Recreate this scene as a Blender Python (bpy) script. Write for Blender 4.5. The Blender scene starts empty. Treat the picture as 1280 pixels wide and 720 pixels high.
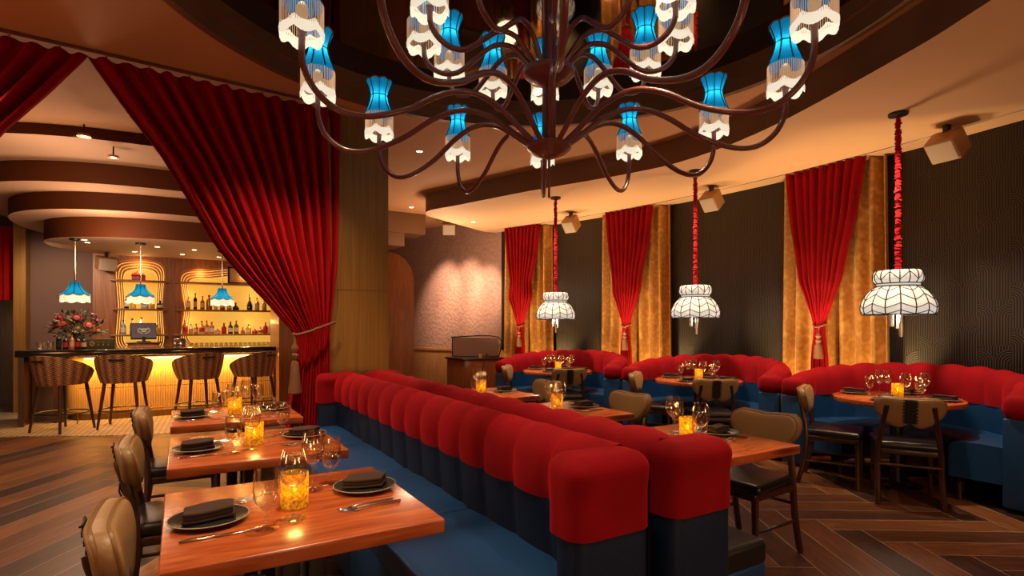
import bpy, bmesh, math, random
from mathutils import Vector, Matrix
random.seed(7)
PI = math.pi
sc = bpy.context.scene
COL = sc.collection

# ------------------------------------------------------------------ mesh builder
class MB:
    def __init__(s):
        s.v = []; s.f = []; s.mi = []; s.m = 0; s.uv = {}
    def add(s, verts, faces, M=None):
        b = len(s.v)
        if M is not None: verts = [M @ Vector(p) for p in verts]
        s.v += [tuple(p) for p in verts]
        for f in faces:
            s.f.append(tuple(b + i for i in f)); s.mi.append(s.m)
        return s
    def box(s, x0, y0, z0, x1, y1, z1, M=None):
        v = [(x0,y0,z0),(x1,y0,z0),(x1,y1,z0),(x0,y1,z0),(x0,y0,z1),(x1,y0,z1),(x1,y1,z1),(x0,y1,z1)]
        return s.add(v, [(0,3,2,1),(4,5,6,7),(0,1,5,4),(1,2,6,5),(2,3,7,6),(3,0,4,7)], M)
    def rbox(s, x0, y0, z0, x1, y1, z1, r=0.02, n=3, M=None, mid=1, fn=None):
        """box with rounded edges; fn optionally bends its points"""
        c = Vector(((x0+x1)/2,(y0+y1)/2,(z0+z1)/2)); h = Vector((abs(x1-x0)/2,abs(y1-y0)/2,abs(z1-z0)/2))
        rr = [min(r, h[i]*0.999) for i in range(3)]
        ax = []
        for i in range(3):
            a = [-h[i] + rr[i]*(1-math.cos(k/n*PI/2)) for k in range(n)]
            inner = [-h[i]+rr[i] + (2*h[i]-2*rr[i])*k/mid for k in range(mid+1)]
            ax.append(a + inner + [-q for q in reversed(a)])
        idx = {}; V = []; F = []
        L = [len(a) for a in ax]
        def vid(i,j,k):
            key = (i,j,k)
            if key not in idx:
                p = Vector((ax[0][i],ax[1][j],ax[2][k]))
                cl = Vector([max(-h[q]+rr[q], min(h[q]-rr[q], p[q])) for q in range(3)])
                d = Vector([(p[q]-cl[q])/rr[q] for q in range(3)])
                if d.length > 1e-9:
                    d.normalize(); p = cl + Vector([d[q]*rr[q] for q in range(3)])
                p = p + c
                if fn: p = Vector(fn(p))
                idx[key] = len(V); V.append(p)
            return idx[key]
        for a,(u,w) in ((0,(1,2)),(1,(2,0)),(2,(0,1))):
            for side in (0, L[a]-1):
                for i in range(L[u]-1):
                    for j in range(L[w]-1):
                        q = []
                        for (di,dj) in ((0,0),(1,0),(1,1),(0,1)):
                            t = [0,0,0]; t[a]=side; t[u]=i+di; t[w]=j+dj
                            q.append(vid(*t))
                        if side == 0: q.reverse()
                        F.append(tuple(q))
        return s.add(V, F, M)
    def tube(s, pts, rad, seg=8, closed=False, M=None, caps=True):
        P = [Vector(p) for p in pts]; n = len(P)
        R = rad if isinstance(rad,(list,tuple)) else [rad]*n
        T = []
        for i in range(n):
            if closed: t = P[(i+1)%n]-P[i-1]
            else: t = P[min(i+1,n-1)]-P[max(i-1,0)]
            T.append(t.normalized() if t.length>1e-9 else Vector((0,0,1)))
        up = Vector((0,0,1)) if abs(T[0].z)<0.9 else Vector((1,0,0))
        N = (up - T[0]*up.dot(T[0])).normalized()
        V=[];F=[]
        for i in range(n):
            N = (N - T[i]*N.dot(T[i])); N = N.normalized() if N.length>1e-6 else T[i].orthogonal().normalized()
            B = T[i].cross(N)
            for k in range(seg):
                a = 2*PI*k/seg
                V.append(P[i] + (N*math.cos(a)+B*math.sin(a))*R[i])
        m = n if closed else n-1
        for i in range(m):
            for k in range(seg):
                a=i*seg+k; b=i*seg+(k+1)%seg; c=((i+1)%n)*seg+(k+1)%seg; d=((i+1)%n)*seg+k
                F.append((a,b,c,d))
        if caps and not closed:
            F.append(tuple(reversed(range(seg)))); F.append(tuple((n-1)*seg+k for k in range(seg)))
        return s.add(V,F,M)
    def cyl(s, p0, p1, r0, r1=None, seg=16, M=None):
        return s.tube([p0,p1],[r0, r0 if r1 is None else r1],seg,M=M)
    def lathe(s, prof, seg=24, c=(0,0,0), M=None, a0=0.0, rf=None):
        V=[];F=[];rows=[]
        for (r,z) in prof:
            if r<1e-6:
                rows.append([len(V)]); V.append((c[0],c[1],c[2]+z))
            else:
                row=[]
                for k in range(seg):
                    a=a0+2*PI*k/seg; q = r*(rf(a,z) if rf else 1)
                    row.append(len(V)); V.append((c[0]+q*math.cos(a),c[1]+q*math.sin(a),c[2]+z))
                rows.append(row)
        for A,B in zip(rows,rows[1:]):
            if len(A)==1 and len(B)==1: continue
            for k in range(seg):
                if len(A)==1: F.append((A[0],B[(k+1)%seg],B[k]))
                elif len(B)==1: F.append((A[k],A[(k+1)%seg],B[0]))
                else: F.append((A[k],A[(k+1)%seg],B[(k+1)%seg],B[k]))
        return s.add(V,F,M)
    def prism(s, poly, z0, z1, M=None):
        n=len(poly); V=[(x,y,z0) for x,y in poly]+[(x,y,z1) for x,y in poly]
        F=[tuple(reversed(range(n))),tuple(range(n,2*n))]+[(i,(i+1)%n,n+(i+1)%n,n+i) for i in range(n)]
        return s.add(V,F,M)
    def grid(s, rows, M=None, closed=False):
        nr=len(rows); nc=len(rows[0]); V=[p for r in rows for p in r]; F=[]
        for i in range(nr-1):
            for j in range(nc if closed else nc-1):
                F.append((i*nc+j,i*nc+(j+1)%nc,(i+1)*nc+(j+1)%nc,(i+1)*nc+j))
        return s.add(V,F,M)
    def slab(s, rows, off, M=None):
        """grid given thickness off (vector function or constant vector)"""
        nr=len(rows); nc=len(rows[0])
        A=[Vector(p) for r in rows for p in r]; B=[p+Vector(off) for p in A]; n=len(A); F=[]
        for i in range(nr-1):
            for j in range(nc-1):
                q=(i*nc+j,i*nc+j+1,(i+1)*nc+j+1,(i+1)*nc+j)
                F.append(q); F.append(tuple(n+k for k in reversed(q)))
        per=[j for j in range(nc)]+[i*nc+nc-1 for i in range(1,nr)]+[(nr-1)*nc+j for j in range(nc-2,-1,-1)]+[i*nc for i in range(nr-2,0,-1)]
        for a,b in zip(per,per[1:]+per[:1]): F.append((b,a,n+a,n+b))
        return s.add(A+B,F,M)
    def build(s, name, mat, parent=None, loc=None, smooth=True, ang=38, bevel=0, recalc=True):
        me=bpy.data.meshes.new(name); me.from_pydata(s.v,[],s.f)
        mats = mat if isinstance(mat,(list,tuple)) else [mat]
        for m in mats: me.materials.append(m)
        if len(mats)>1: me.polygons.foreach_set('material_index', s.mi)
        if recalc:
            bm=bmesh.new(); bm.from_mesh(me); bmesh.ops.recalc_face_normals(bm,faces=bm.faces); bm.to_mesh(me); bm.free()
        if smooth:
            me.polygons.foreach_set('use_smooth',[True]*len(me.polygons)); me.set_sharp_from_angle(angle=math.radians(ang))
        me.update()
        o=bpy.data.objects.new(name,me); COL.objects.link(o)
        if parent: o.parent=parent
        if loc: o.location=loc
        if bevel:
            b=o.modifiers.new('edge','BEVEL'); b.width=bevel; b.segments=2; b.limit_method='ANGLE'
        return o

def thing(name,label,cat,loc=(0,0,0),rz=0,group=None):
    o=bpy.data.objects.new(name,None); COL.objects.link(o); o.location=loc; o.rotation_euler=(0,0,rz)
    o.empty_display_size=0.1
    return tag(o,label,cat,group)
def tag(o,label,cat,group=None,kind=None):
    o['label']=label; o['category']=cat
    if group: o['group']=group
    if kind: o['kind']=kind
    return o
def struct(o,label=None):
    o['kind']='structure'
    if label: o['label']=label
    return o
def dup(root,loc,rz,label,group=None):
    r=root.copy(); COL.objects.link(r); r.location=loc; r.rotation_euler=(0,0,rz); r['label']=label
    if group: r['group']=group
    for ch in list(root.children):
        c=ch.copy(); COL.objects.link(c); c.parent=r
        for g in ch.children:
            d=g.copy(); COL.objects.link(d); d.parent=c
    return r
def spl(pts,n=8,closed=False):
    P=[Vector(p) for p in pts]; out=[]; m=len(P)
    for i in range(m if closed else m-1):
        g=(lambda k:P[k%m]) if closed else (lambda k:P[max(0,min(m-1,k))])
        p0,p1,p2,p3=g(i-1),g(i),g(i+1),g(i+2)
        for k in range(n):
            t=k/n
            out.append(0.5*((2*p1)+(p2-p0)*t+(2*p0-5*p1+4*p2-p3)*t*t+(3*p1-p0-3*p2+p3)*t**3))
    if not closed: out.append(P[-1])
    return out
def lerp(a,b,t): return a+(b-a)*t
def interp(tab,x):
    if x<=tab[0][0]: return tab[0][1]
    for (a,b),(c,d) in zip(tab,tab[1:]):
        if x<=c: return lerp(b,d,(x-a)/(c-a))
    return tab[-1][1]

# ------------------------------------------------------------------ materials
def new_mat(name):
    m=bpy.data.materials.new(name); m.use_nodes=True
    nt=m.node_tree; b=nt.nodes['Principled BSDF']
    return m,nt,b
def pm(name,col,rough=.5,metal=0,spec=.5,coat=0,sheen=0,sheen_tint=None,bump=0,bscale=80,emit=None,estr=0,trans=0):
    m,nt,b=new_mat(name)
    b.inputs['Base Color'].default_value=(*col,1); b.inputs['Roughness'].default_value=rough
    b.inputs['Metallic'].default_value=metal; b.inputs['Specular IOR Level'].default_value=spec
    b.inputs['Coat Weight'].default_value=coat; b.inputs['Coat Roughness'].default_value=.1
    b.inputs['Sheen Weight'].default_value=sheen; b.inputs['Sheen Roughness'].default_value=.35
    if sheen_tint: b.inputs['Sheen Tint'].default_value=(*sheen_tint,1)
    if emit:
        b.inputs['Emission Color'].default_value=(*emit,1); b.inputs['Emission Strength'].default_value=estr
    if bump:
        n=nt.nodes.new('ShaderNodeTexNoise'); n.inputs['Scale'].default_value=bscale; n.inputs['Detail'].default_value=3
        tc=nt.nodes.new('ShaderNodeTexCoord'); nt.links.new(tc.outputs['Object'],n.inputs['Vector'])
        bp=nt.nodes.new('ShaderNodeBump'); bp.inputs['Strength'].default_value=bump; bp.inputs['Distance'].default_value=.01
        nt.links.new(n.outputs['Fac'],bp.inputs['Height']); nt.links.new(bp.outputs['Normal'],b.inputs['Normal'])
    return m
def node(nt,t,**kw):
    n=nt.nodes.new(t)
    for k,v in kw.items(): setattr(n,k,v)
    return n
def math_(nt,op,a,b=None,c=None):
    n=nt.nodes.new('ShaderNodeMath'); n.operation=op
    for i,x in enumerate((a,b,c)):
        if x is None: continue
        if isinstance(x,(int,float)): n.inputs[i].default_value=x
        else: nt.links.new(x,n.inputs[i])
    return n.outputs[0]
def ramp(nt,fac,stops,interp='LINEAR'):
    r=nt.nodes.new('ShaderNodeValToRGB'); r.color_ramp.interpolation=interp
    e=r.color_ramp.elements
    while len(e)<len(stops): e.new(.5)
    for q,(p,c) in zip(e,stops): q.position=p; q.color=(*c,1)
    nt.links.new(fac,r.inputs[0]); return r.outputs[0]
def wood(name,stops,scale=(1.2,14,14),rough=.35,coat=.2,knots=False,bump=.1):
    m,nt,b=new_mat(name)
    tc=node(nt,'ShaderNodeTexCoord'); mp=node(nt,'ShaderNodeMapping'); mp.inputs['Scale'].default_value=scale
    nt.links.new(tc.outputs['Object'],mp.inputs[0])
    n=node(nt,'ShaderNodeTexNoise'); n.inputs['Scale'].default_value=2.2; n.inputs['Detail'].default_value=8; n.inputs['Distortion'].default_value=1.2
    nt.links.new(mp.outputs[0],n.inputs['Vector'])
    c=ramp(nt,n.outputs['Fac'],stops)
    if knots:
        k=node(nt,'ShaderNodeTexNoise'); k.inputs['Scale'].default_value=.9; k.inputs['Detail'].default_value=1
        nt.links.new(mp.outputs[0],k.inputs['Vector'])
        f=ramp(nt,k.outputs['Fac'],[(0,(1,1,1)),(.69,(1,1,1)),(.76,(.25,.16,.13)),(1,(.2,.12,.1))])
        mx=node(nt,'ShaderNodeMix',data_type='RGBA',blend_type='MULTIPLY'); mx.inputs[0].default_value=1
        nt.links.new(c,mx.inputs[6]); nt.links.new(f,mx.inputs[7]); c=mx.outputs[2]
    nt.links.new(c,b.inputs['Base Color'])
    b.inputs['Roughness'].default_value=rough; b.inputs['Coat Weight'].default_value=coat; b.inputs['Coat Roughness'].default_value=.18
    bp=node(nt,'ShaderNodeBump'); bp.inputs['Strength'].default_value=bump; bp.inputs['Distance'].default_value=.004
    nt.links.new(n.outputs['Fac'],bp.inputs['Height']); nt.links.new(bp.outputs['Normal'],b.inputs['Normal'])
    return m
def velvet(name,col,tint,var=.35):
    m,nt,b=new_mat(name)
    tc=node(nt,'ShaderNodeTexCoord'); n=node(nt,'ShaderNodeTexNoise'); n.inputs['Scale'].default_value=5; n.inputs['Detail'].default_value=5; n.inputs['Distortion'].default_value=.3
    nt.links.new(tc.outputs['Object'],n.inputs['Vector'])
    c=ramp(nt,n.outputs['Fac'],[(.3,tuple(q*(1-var) for q in col)),(.7,tuple(min(1,q*(1+var)) for q in col))])
    nt.links.new(c,b.inputs['Base Color']); b.inputs['Roughness'].default_value=.85; b.inputs['Specular IOR Level'].default_value=.15
    b.inputs['Sheen Weight'].default_value=.35; b.inputs['Sheen Roughness'].default_value=.45; b.inputs['Sheen Tint'].default_value=(*tint,1)
    return m
def thin_glass(name,tint=(1,1,1),edge=.9):
    m=bpy.data.materials.new(name); m.use_nodes=True; nt=m.node_tree; nt.nodes.clear()
    o=node(nt,'ShaderNodeOutputMaterial'); t=node(nt,'ShaderNodeBsdfTransparent'); g=node(nt,'ShaderNodeBsdfGlossy')
    t.inputs[0].default_value=(*tint,1); g.inputs['Roughness'].default_value=.03; g.inputs[0].default_value=(1,1,1,1)
    lw=node(nt,'ShaderNodeLayerWeight'); lw.inputs[0].default_value=.5
    f=math_(nt,'MULTIPLY_ADD',math_(nt,'POWER',lw.outputs['Facing'],2.2),edge*.8,.07)
    f=math_(nt,'MINIMUM',f,.85)
    mx=node(nt,'ShaderNodeMixShader'); nt.links.new(f,mx.inputs[0]); nt.links.new(t.outputs[0],mx.inputs[1]); nt.links.new(g.outputs[0],mx.inputs[2])
    nt.links.new(mx.outputs[0],o.inputs[0]); return m
def glow(name,col,strength):
    m,nt,b=new_mat(name); b.inputs['Base Color'].default_value=(*[q*.5 for q in col],1); b.inputs['Roughness'].default_value=.6
    b.inputs['Emission Color'].default_value=(*col,1); b.inputs['Emission Strength'].default_value=strength
    return m

M={}
M['table']=wood('cherry table wood',[(.25,(.23,.046,.013)),(.5,(.38,.088,.024)),(.75,(.52,.145,.043))],(1.4,9,9),.27,.35,knots=True)
M['dark_wood']=wood('dark stained wood',[(.3,(.018,.007,.004)),(.7,(.06,.02,.010))],(9,9,1.2),.35,.3)
M['panel_wood']=wood('walnut wall panelling',[(.3,(.19,.060,.016)),(.7,(.36,.13,.038))],(10,10,.7),.4,.15)
M['copper_wood']=wood('reddish arched panelling',[(.3,(.22,.070,.018)),(.7,(.38,.135,.04))],(8,8,.9),.3,.3)
M['oak']=wood('light oak wainscot',[(.3,(.34,.16,.055)),(.7,(.5,.26,.10))],(10,10,.8),.4,.1)
M['brass_panel']=wood('brushed brass cladding',[(.3,(.20,.105,.022)),(.7,(.30,.165,.040))],(26,26,.5),.42,.0,bump=.05)
M['brass_panel'].node_tree.nodes['Principled BSDF'].inputs['Metallic'].default_value=.45
M['velvet']=velvet('red velvet',(.205,.0012,.006),(1,.02,.04),.16)
M['curtain']=velvet('red velvet drapery',(.26,.0016,.005),(1,.02,.03),.15)
M['leather_blue']=pm('blue leather',(.006,.044,.145),.40,spec=.38,bump=.12,bscale=160)
M['leather_navy']=pm('dark navy leather',(.004,.014,.048),.45,spec=.3,bump=.1,bscale=150)
M['leather_black']=pm('black leather',(.008,.009,.012),.3,spec=.55,bump=.12,bscale=150)
M['leather_tan']=pm('tan leather',(.30,.185,.085),.42,spec=.45,bump=.08,bscale=140)
M['leather_trim']=pm('tan leather piping',(.22,.12,.05),.42)
M['black']=pm('black lacquered steel',(.006,.006,.006),.38)
M['lace']=pm('black lacing',(.006,.005,.005),.6)
M['steel']=pm('polished steel',(.62,.58,.54),.16,1)
M['brass']=pm('aged brass',(.42,.25,.09),.3,1)
M['plate']=pm('dark green glazed stoneware',(.018,.022,.020),.25,coat=.4)
M['plate_rim']=pm('bare clay rim',(.30,.25,.18),.55)
M['napkin']=pm('brown linen',(.034,.014,.012),.9,bump=.2,bscale=300)
M['glass']=thin_glass('clear glass',(.95,.94,.93))
M['glass_green']=thin_glass('screen glass',(.95,.93,.9),.5)
M['ceil']=pm('painted plaster ceiling',(.50,.255,.115),.75,bump=.02,bscale=30)
M['ceil_low']=pm('lit tone lowered ceiling plaster',(.66,.42,.235),.7,bump=.02,bscale=30)  # same plaster, coloured paler to imitate the stronger light on it
M['ceil_band']=pm('bronze painted fascia',(.155,.068,.024),.5)
M['soffit_band']=pm('copper painted fascia',(.095,.026,.007),.6,spec=.2)
M['soffit']=pm('pale soffit paint',(.56,.36,.235),.7)
M['mirror']=pm('black mirror ceiling',(.17,.135,.11),.03,1)
M['iron']=pm('oxblood lacquered iron',(.13,.030,.026),.24,coat=.4,bump=.25,bscale=220)
M['blue_shade']=glow('lit blue silk shade',(.002,.20,.42),.62)
m=bpy.data.materials.new('lit blue silk'); m.use_nodes=True; nt=m.node_tree; nt.nodes.clear()
o=node(nt,'ShaderNodeOutputMaterial'); tl=node(nt,'ShaderNodeBsdfTranslucent'); tl.inputs[0].default_value=(.002,.105,.22,1); df=node(nt,'ShaderNodeBsdfDiffuse'); df.inputs[0].default_value=(.002,.09,.20,1)
em=node(nt,'ShaderNodeEmission'); em.inputs[0].default_value=(.002,.17,.40,1); em.inputs[1].default_value=.25
mx=node(nt,'ShaderNodeMixShader'); mx.inputs[0].default_value=.4; nt.links.new(tl.outputs[0],mx.inputs[1]); nt.links.new(df.outputs[0],mx.inputs[2])
ad=node(nt,'ShaderNodeAddShader'); nt.links.new(mx.outputs[0],ad.inputs[0]); nt.links.new(em.outputs[0],ad.inputs[1]); nt.links.new(ad.outputs[0],o.inputs[0]); M['blue_shade']=m
M['rib']=pm('dark blue rib trim',(.004,.01,.02),.6)
M['trim_braid']=pm('bronze braid',(.22,.12,.06),.7)
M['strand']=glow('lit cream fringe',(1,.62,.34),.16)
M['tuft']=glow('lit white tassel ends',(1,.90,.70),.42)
M['opal']=glow('lit opal glass',(1,.93,.80),.30)
M['lead']=pm('black leading',(.006,.006,.006),.5)
M['cord']=velvet('ruched red silk',(.33,.004,.012),(1,.2,.2))
M['tube_glass']=pm('smoked crystal rod',(.35,.32,.28),.15,.6)
M['gold']=None
M['concrete']=pm('dark interior wall',(.05,.022,.013),.8)
M['grey_paper']=pm('mauve wall covering',(.135,.080,.062),.8,bump=.25,bscale=90)
M['counter']=pm('black polished stone',(.012,.010,.010),.12,coat=.5)
M['white']=pm('white speaker grille',(.46,.38,.29),.7,bump=.3,bscale=400)
M['spk']=pm('speaker wood',(.38,.20,.085),.5)
M['tassel']=pm('antique gold rope',(.17,.070,.026),.7,bump=.4,bscale=300)
M['lamp_lens']=glow('lit downlight',(1,.62,.30),14)
M['amber_panel']=None

# gold brocade
m,nt,b=new_mat('gold brocade')
tc=node(nt,'ShaderNodeTexCoord'); v=node(nt,'ShaderNodeTexVoronoi'); v.inputs['Scale'].default_value=11
nt.links.new(tc.outputs['Object'],v.inputs['Vector'])
c=ramp(nt,v.outputs['Distance'],[(.1,(.62,.31,.055)),(.5,(.46,.21,.034)),(.9,(.68,.37,.08))])
nt.links.new(c,b.inputs['Base Color']); b.inputs['Roughness'].default_value=.38; b.inputs['Metallic'].default_value=.35
b.inputs['Sheen Weight'].default_value=.3
bp=node(nt,'ShaderNodeBump'); bp.inputs['Strength'].default_value=.5; bp.inputs['Distance'].default_value=.01
nt.links.new(v.outputs['Distance'],bp.inputs['Height']); nt.links.new(bp.outputs[0],b.inputs['Normal']); M['gold']=m

# backlit amber bar panel
m,nt,b=new_mat('backlit amber onyx')
tc=node(nt,'ShaderNodeTexCoord'); n=node(nt,'ShaderNodeTexNoise'); n.inputs['Scale'].default_value=1.3; n.inputs['Detail'].default_value=3
nt.links.new(tc.outputs['Object'],n.inputs['Vector'])
c=ramp(nt,n.outputs['Fac'],[(.3,(1,.42,.04)),(.7,(1,.56,.09))])
b.inputs['Base Color'].default_value=(.3,.14,.02,1)
nt.links.new(c,b.inputs['Emission Color']); b.inputs['Emission Strength'].default_value=.40; M['amber_panel']=m
M['niche']=pm('honey lacquered niche lining',(.72,.38,.10),.4)
M['niche_edge']=pm('walnut niche edge with painted shade',(.36,.15,.035),.45)  # step faces coloured darker, imitating uneven light on the niche steps
M['led']=glow('amber strip light',(1,.55,.13),9)

# fabric of the stools: woven chevrons
m,nt,b=new_mat('chevron weave')
tc=node(nt,'ShaderNodeTexCoord'); sp=node(nt,'ShaderNodeSeparateXYZ'); nt.links.new(tc.outputs['Object'],sp.inputs[0])
an=math_(nt,'ARCTAN2',sp.outputs[1],sp.outputs[0])
zz=math_(nt,'PINGPONG',math_(nt,'MULTIPLY',an,6.0),1.0)
h=math_(nt,'MULTIPLY_ADD',sp.outputs[2],36,math_(nt,'MULTIPLY',zz,1.0))
w=math_(nt,'PINGPONG',h,.5)
n=node(nt,'ShaderNodeTexNoise'); n.inputs['Scale'].default_value=40; nt.links.new(tc.outputs['Object'],n.inputs['Vector'])
q=math_(nt,'ADD',w,math_(nt,'MULTIPLY',math_(nt,'SUBTRACT',n.outputs['Fac'],.5),.35))
q=math_(nt,'ADD',q,math_(nt,'MULTIPLY',zz,.38))
c=ramp(nt,q,[(.12,(.05,.016,.007)),(.42,(.24,.09,.032)),(.85,(.60,.35,.17))])
nt.links.new(c,b.inputs['Base Color']); b.inputs['Roughness'].default_value=.75; M['weave']=m

# floor planks (random tone per plank, grain along the UV)
m,nt,b=new_mat('oiled oak planks')
ge=node(nt,'ShaderNodeNewGeometry'); uv=node(nt,'ShaderNodeUVMap'); mp=node(nt,'ShaderNodeMapping'); mp.inputs['Scale'].default_value=(1.6,22,1)
nt.links.new(uv.outputs[0],mp.inputs[0])
of=node(nt,'ShaderNodeCombineXYZ'); nt.links.new(math_(nt,'MULTIPLY',ge.outputs['Random Per Island'],97),of.inputs[0]); nt.links.new(of.outputs[0],mp.inputs['Location'])
n=node(nt,'ShaderNodeTexNoise'); n.inputs['Scale'].default_value=2; n.inputs['Detail'].default_value=7; n.inputs['Distortion'].default_value=.8
nt.links.new(mp.outputs[0],n.inputs['Vector'])
c1=ramp(nt,ge.outputs['Random Per Island'],[(0,(.024,.014,.012)),(.3,(.058,.027,.017)),(.55,(.095,.037,.017)),(.8,(.15,.057,.023)),(1,(.20,.086,.036))])
c2=ramp(nt,n.outputs['Fac'],[(.3,(.5,.48,.46)),(.7,(1.25,1.22,1.2))])
mx=node(nt,'ShaderNodeMix',data_type='RGBA',blend_type='MULTIPLY'); mx.inputs[0].default_value=1
nt.links.new(c1,mx.inputs[6]); nt.links.new(c2,mx.inputs[7]); nt.links.new(mx.outputs[2],b.inputs['Base Color'])
b.inputs['Roughness'].default_value=.36; b.inputs['Specular IOR Level'].default_value=.4
bp=node(nt,'ShaderNodeBump'); bp.inputs['Strength'].default_value=.15; bp.inputs['Distance'].default_value=.003
nt.links.new(n.outputs['Fac'],bp.inputs['Height']); nt.links.new(bp.outputs[0],b.inputs['Normal']); M['plank']=m
M['grout']=pm('pale joint filler',(.34,.25,.18),.7)

# mosaic
m,nt,b=new_mat('white hexagon mosaic')
tc=node(nt,'ShaderNodeTexCoord'); mp=node(nt,'ShaderNodeMapping'); mp.inputs['Rotation'].default_value=(0,0,math.radians(35)); nt.links.new(tc.outputs['Object'],mp.inputs[0])
v=node(nt,'ShaderNodeTexBrick'); v.offset=.5; v.inputs['Scale'].default_value=1; v.inputs['Brick Width'].default_value=.075; v.inputs['Row Height'].default_value=.06
v.inputs['Mortar Size'].default_value=.008; v.inputs['Mortar Smooth'].default_value=.2; v.inputs['Color1'].default_value=(.52,.42,.32,1); v.inputs['Color2'].default_value=(.40,.30,.21,1); v.inputs['Mortar'].default_value=(.05,.03,.02,1)
nt.links.new(mp.outputs[0],v.inputs['Vector']); c=v.outputs['Color']
nt.links.new(c,b.inputs['Base Color']); b.inputs['Roughness'].default_value=.35; M['mosaic']=m

# black deco wallpaper: ribs and nested arches (uv in metres)
m,nt,b=new_mat('black deco wallpaper')
uv=node(nt,'ShaderNodeUVMap'); sp=node(nt,'ShaderNodeSeparateXYZ'); nt.links.new(uv.outputs[0],sp.inputs[0])
U,V_=sp.outputs[0],sp.outputs[1]
cu=math_(nt,'DIVIDE',U,.26)
colid=math_(nt,'FLOOR',cu)
fu=math_(nt,'SUBTRACT',math_(nt,'FRACT',cu),.5)
par=math_(nt,'FRACT',math_(nt,'MULTIPLY',colid,.37))
fv=math_(nt,'FRACT',math_(nt,'ADD',math_(nt,'DIVIDE',V_,.42),par))
x=math_(nt,'MULTIPLY',fu,.26); y=math_(nt,'MULTIPLY',math_(nt,'SUBTRACT',fv,.62),.42)
yp=math_(nt,'MAXIMUM',y,0.0)
xs=math_(nt,'SUBTRACT',.13,math_(nt,'ABSOLUTE',x))
dist=math_(nt,'SQRT',math_(nt,'ADD',math_(nt,'MULTIPLY',xs,xs),math_(nt,'MULTIPLY',yp,yp)))
inarch=math_(nt,'LESS_THAN',dist,.132)
lines=math_(nt,'PINGPONG',math_(nt,'MULTIPLY',dist,1/.022),.5)
ribs=math_(nt,'PINGPONG',math_(nt,'MULTIPLY',U,1/.022),.5)
hh=math_(nt,'ADD',math_(nt,'MULTIPLY',lines,inarch),math_(nt,'MULTIPLY',ribs,math_(nt,'SUBTRACT',1.0,inarch)))
c=ramp(nt,hh,[(.0,(.006,.0055,.0055)),(.30,(.010,.009,.009)),(.46,(.088,.068,.056))])
nt.links.new(c,b.inputs['Base Color']); b.inputs['Roughness'].default_value=.55
bp=node(nt,'ShaderNodeBump'); bp.inputs['Strength'].default_value=.5; bp.inputs['Distance'].default_value=.006
nt.links.new(hh,bp.inputs['Height']); nt.links.new(bp.outputs[0],b.inputs['Normal']); M['paper']=m

# pink embossed wall
m,nt,b=new_mat('embossed rose wall covering')
tc=node(nt,'ShaderNodeTexCoord'); v=node(nt,'ShaderNodeTexVoronoi'); v.inputs['Scale'].default_value=16
nt.links.new(tc.outputs['Object'],v.inputs['Vector'])
c=ramp(nt,v.outputs['Distance'],[(0,(.40,.245,.19)),(1,(.30,.175,.135))])
nt.links.new(c,b.inputs['Base Color']); b.inputs['Roughness'].default_value=.5
bp=node(nt,'ShaderNodeBump'); bp.inputs['Strength'].default_value=.7; bp.inputs['Distance'].default_value=.012
nt.links.new(v.outputs['Distance'],bp.inputs['Height']); nt.links.new(bp.outputs[0],b.inputs['Normal']); M['rose']=m

# amber crackle candle glass
m=bpy.data.materials.new('amber crackle glass'); m.use_nodes=True; nt=m.node_tree; nt.nodes.clear()
o=node(nt,'ShaderNodeOutputMaterial'); tc=node(nt,'ShaderNodeTexCoord'); v=node(nt,'ShaderNodeTexNoise'); v.inputs['Scale'].default_value=95; v.inputs['Detail'].default_value=4
nt.links.new(tc.outputs['Object'],v.inputs['Vector'])
cr=ramp(nt,v.outputs['Fac'],[(.30,(.26,.12,.003)),(.5,(.62,.36,.012)),(.72,(1,.74,.10))])
tl=node(nt,'ShaderNodeBsdfTranslucent'); nt.links.new(cr,tl.inputs[0]); tr=node(nt,'ShaderNodeBsdfTransparent'); tr.inputs[0].default_value=(1,.62,.12,1)
gl=node(nt,'ShaderNodeBsdfGlossy'); gl.inputs['Roughness'].default_value=.12; gl.inputs[0].default_value=(1,.8,.5,1)
em=node(nt,'ShaderNodeEmission'); nt.links.new(cr,em.inputs[0]); em.inputs[1].default_value=.11
a1=node(nt,'ShaderNodeMixShader'); a1.inputs[0].default_value=.35; nt.links.new(tl.outputs[0],a1.inputs[1]); nt.links.new(tr.outputs[0],a1.inputs[2])
a2=node(nt,'ShaderNodeMixShader'); a2.inputs[0].default_value=.12; nt.links.new(a1.outputs[0],a2.inputs[1]); nt.links.new(gl.outputs[0],a2.inputs[2])
ad=node(nt,'ShaderNodeAddShader'); nt.links.new(a2.outputs[0],ad.inputs[0]); nt.links.new(em.outputs[0],ad.inputs[1])
nt.links.new(ad.outputs[0],o.inputs[0]); M['amber']=m
M['wax']=pm('cream candle wax',(.7,.5,.25),.5)
M['flame']=glow('candle flame',(1,.62,.18),22)

# ------------------------------------------------------------------ camera  (x across the tables, y along the banquette)
cam=bpy.data.cameras.new('camera'); camo=bpy.data.objects.new('camera',cam); COL.objects.link(camo)
camo.location=(0,0,1.36); camo.rotation_euler=(PI/2,0,-math.radians(30.93))
cam.sensor_width=36; cam.lens=36*696/1280; cam.shift_y=48/1280; cam.clip_end=100; cam.clip_start=.02
sc.camera=camo

# ------------------------------------------------------------------ room shell
ZH,ZL=3.48,3.20                       # upper ceiling, window-side ceiling
def wx(y): return 6.60-(y-3.8)**2/26   # plan curve of the window wall
def wn(y):                             # its inward normal
    d=Vector((-(y-3.8)/13,1)); d.normalize(); return Vector((-d.y,d.x))
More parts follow.
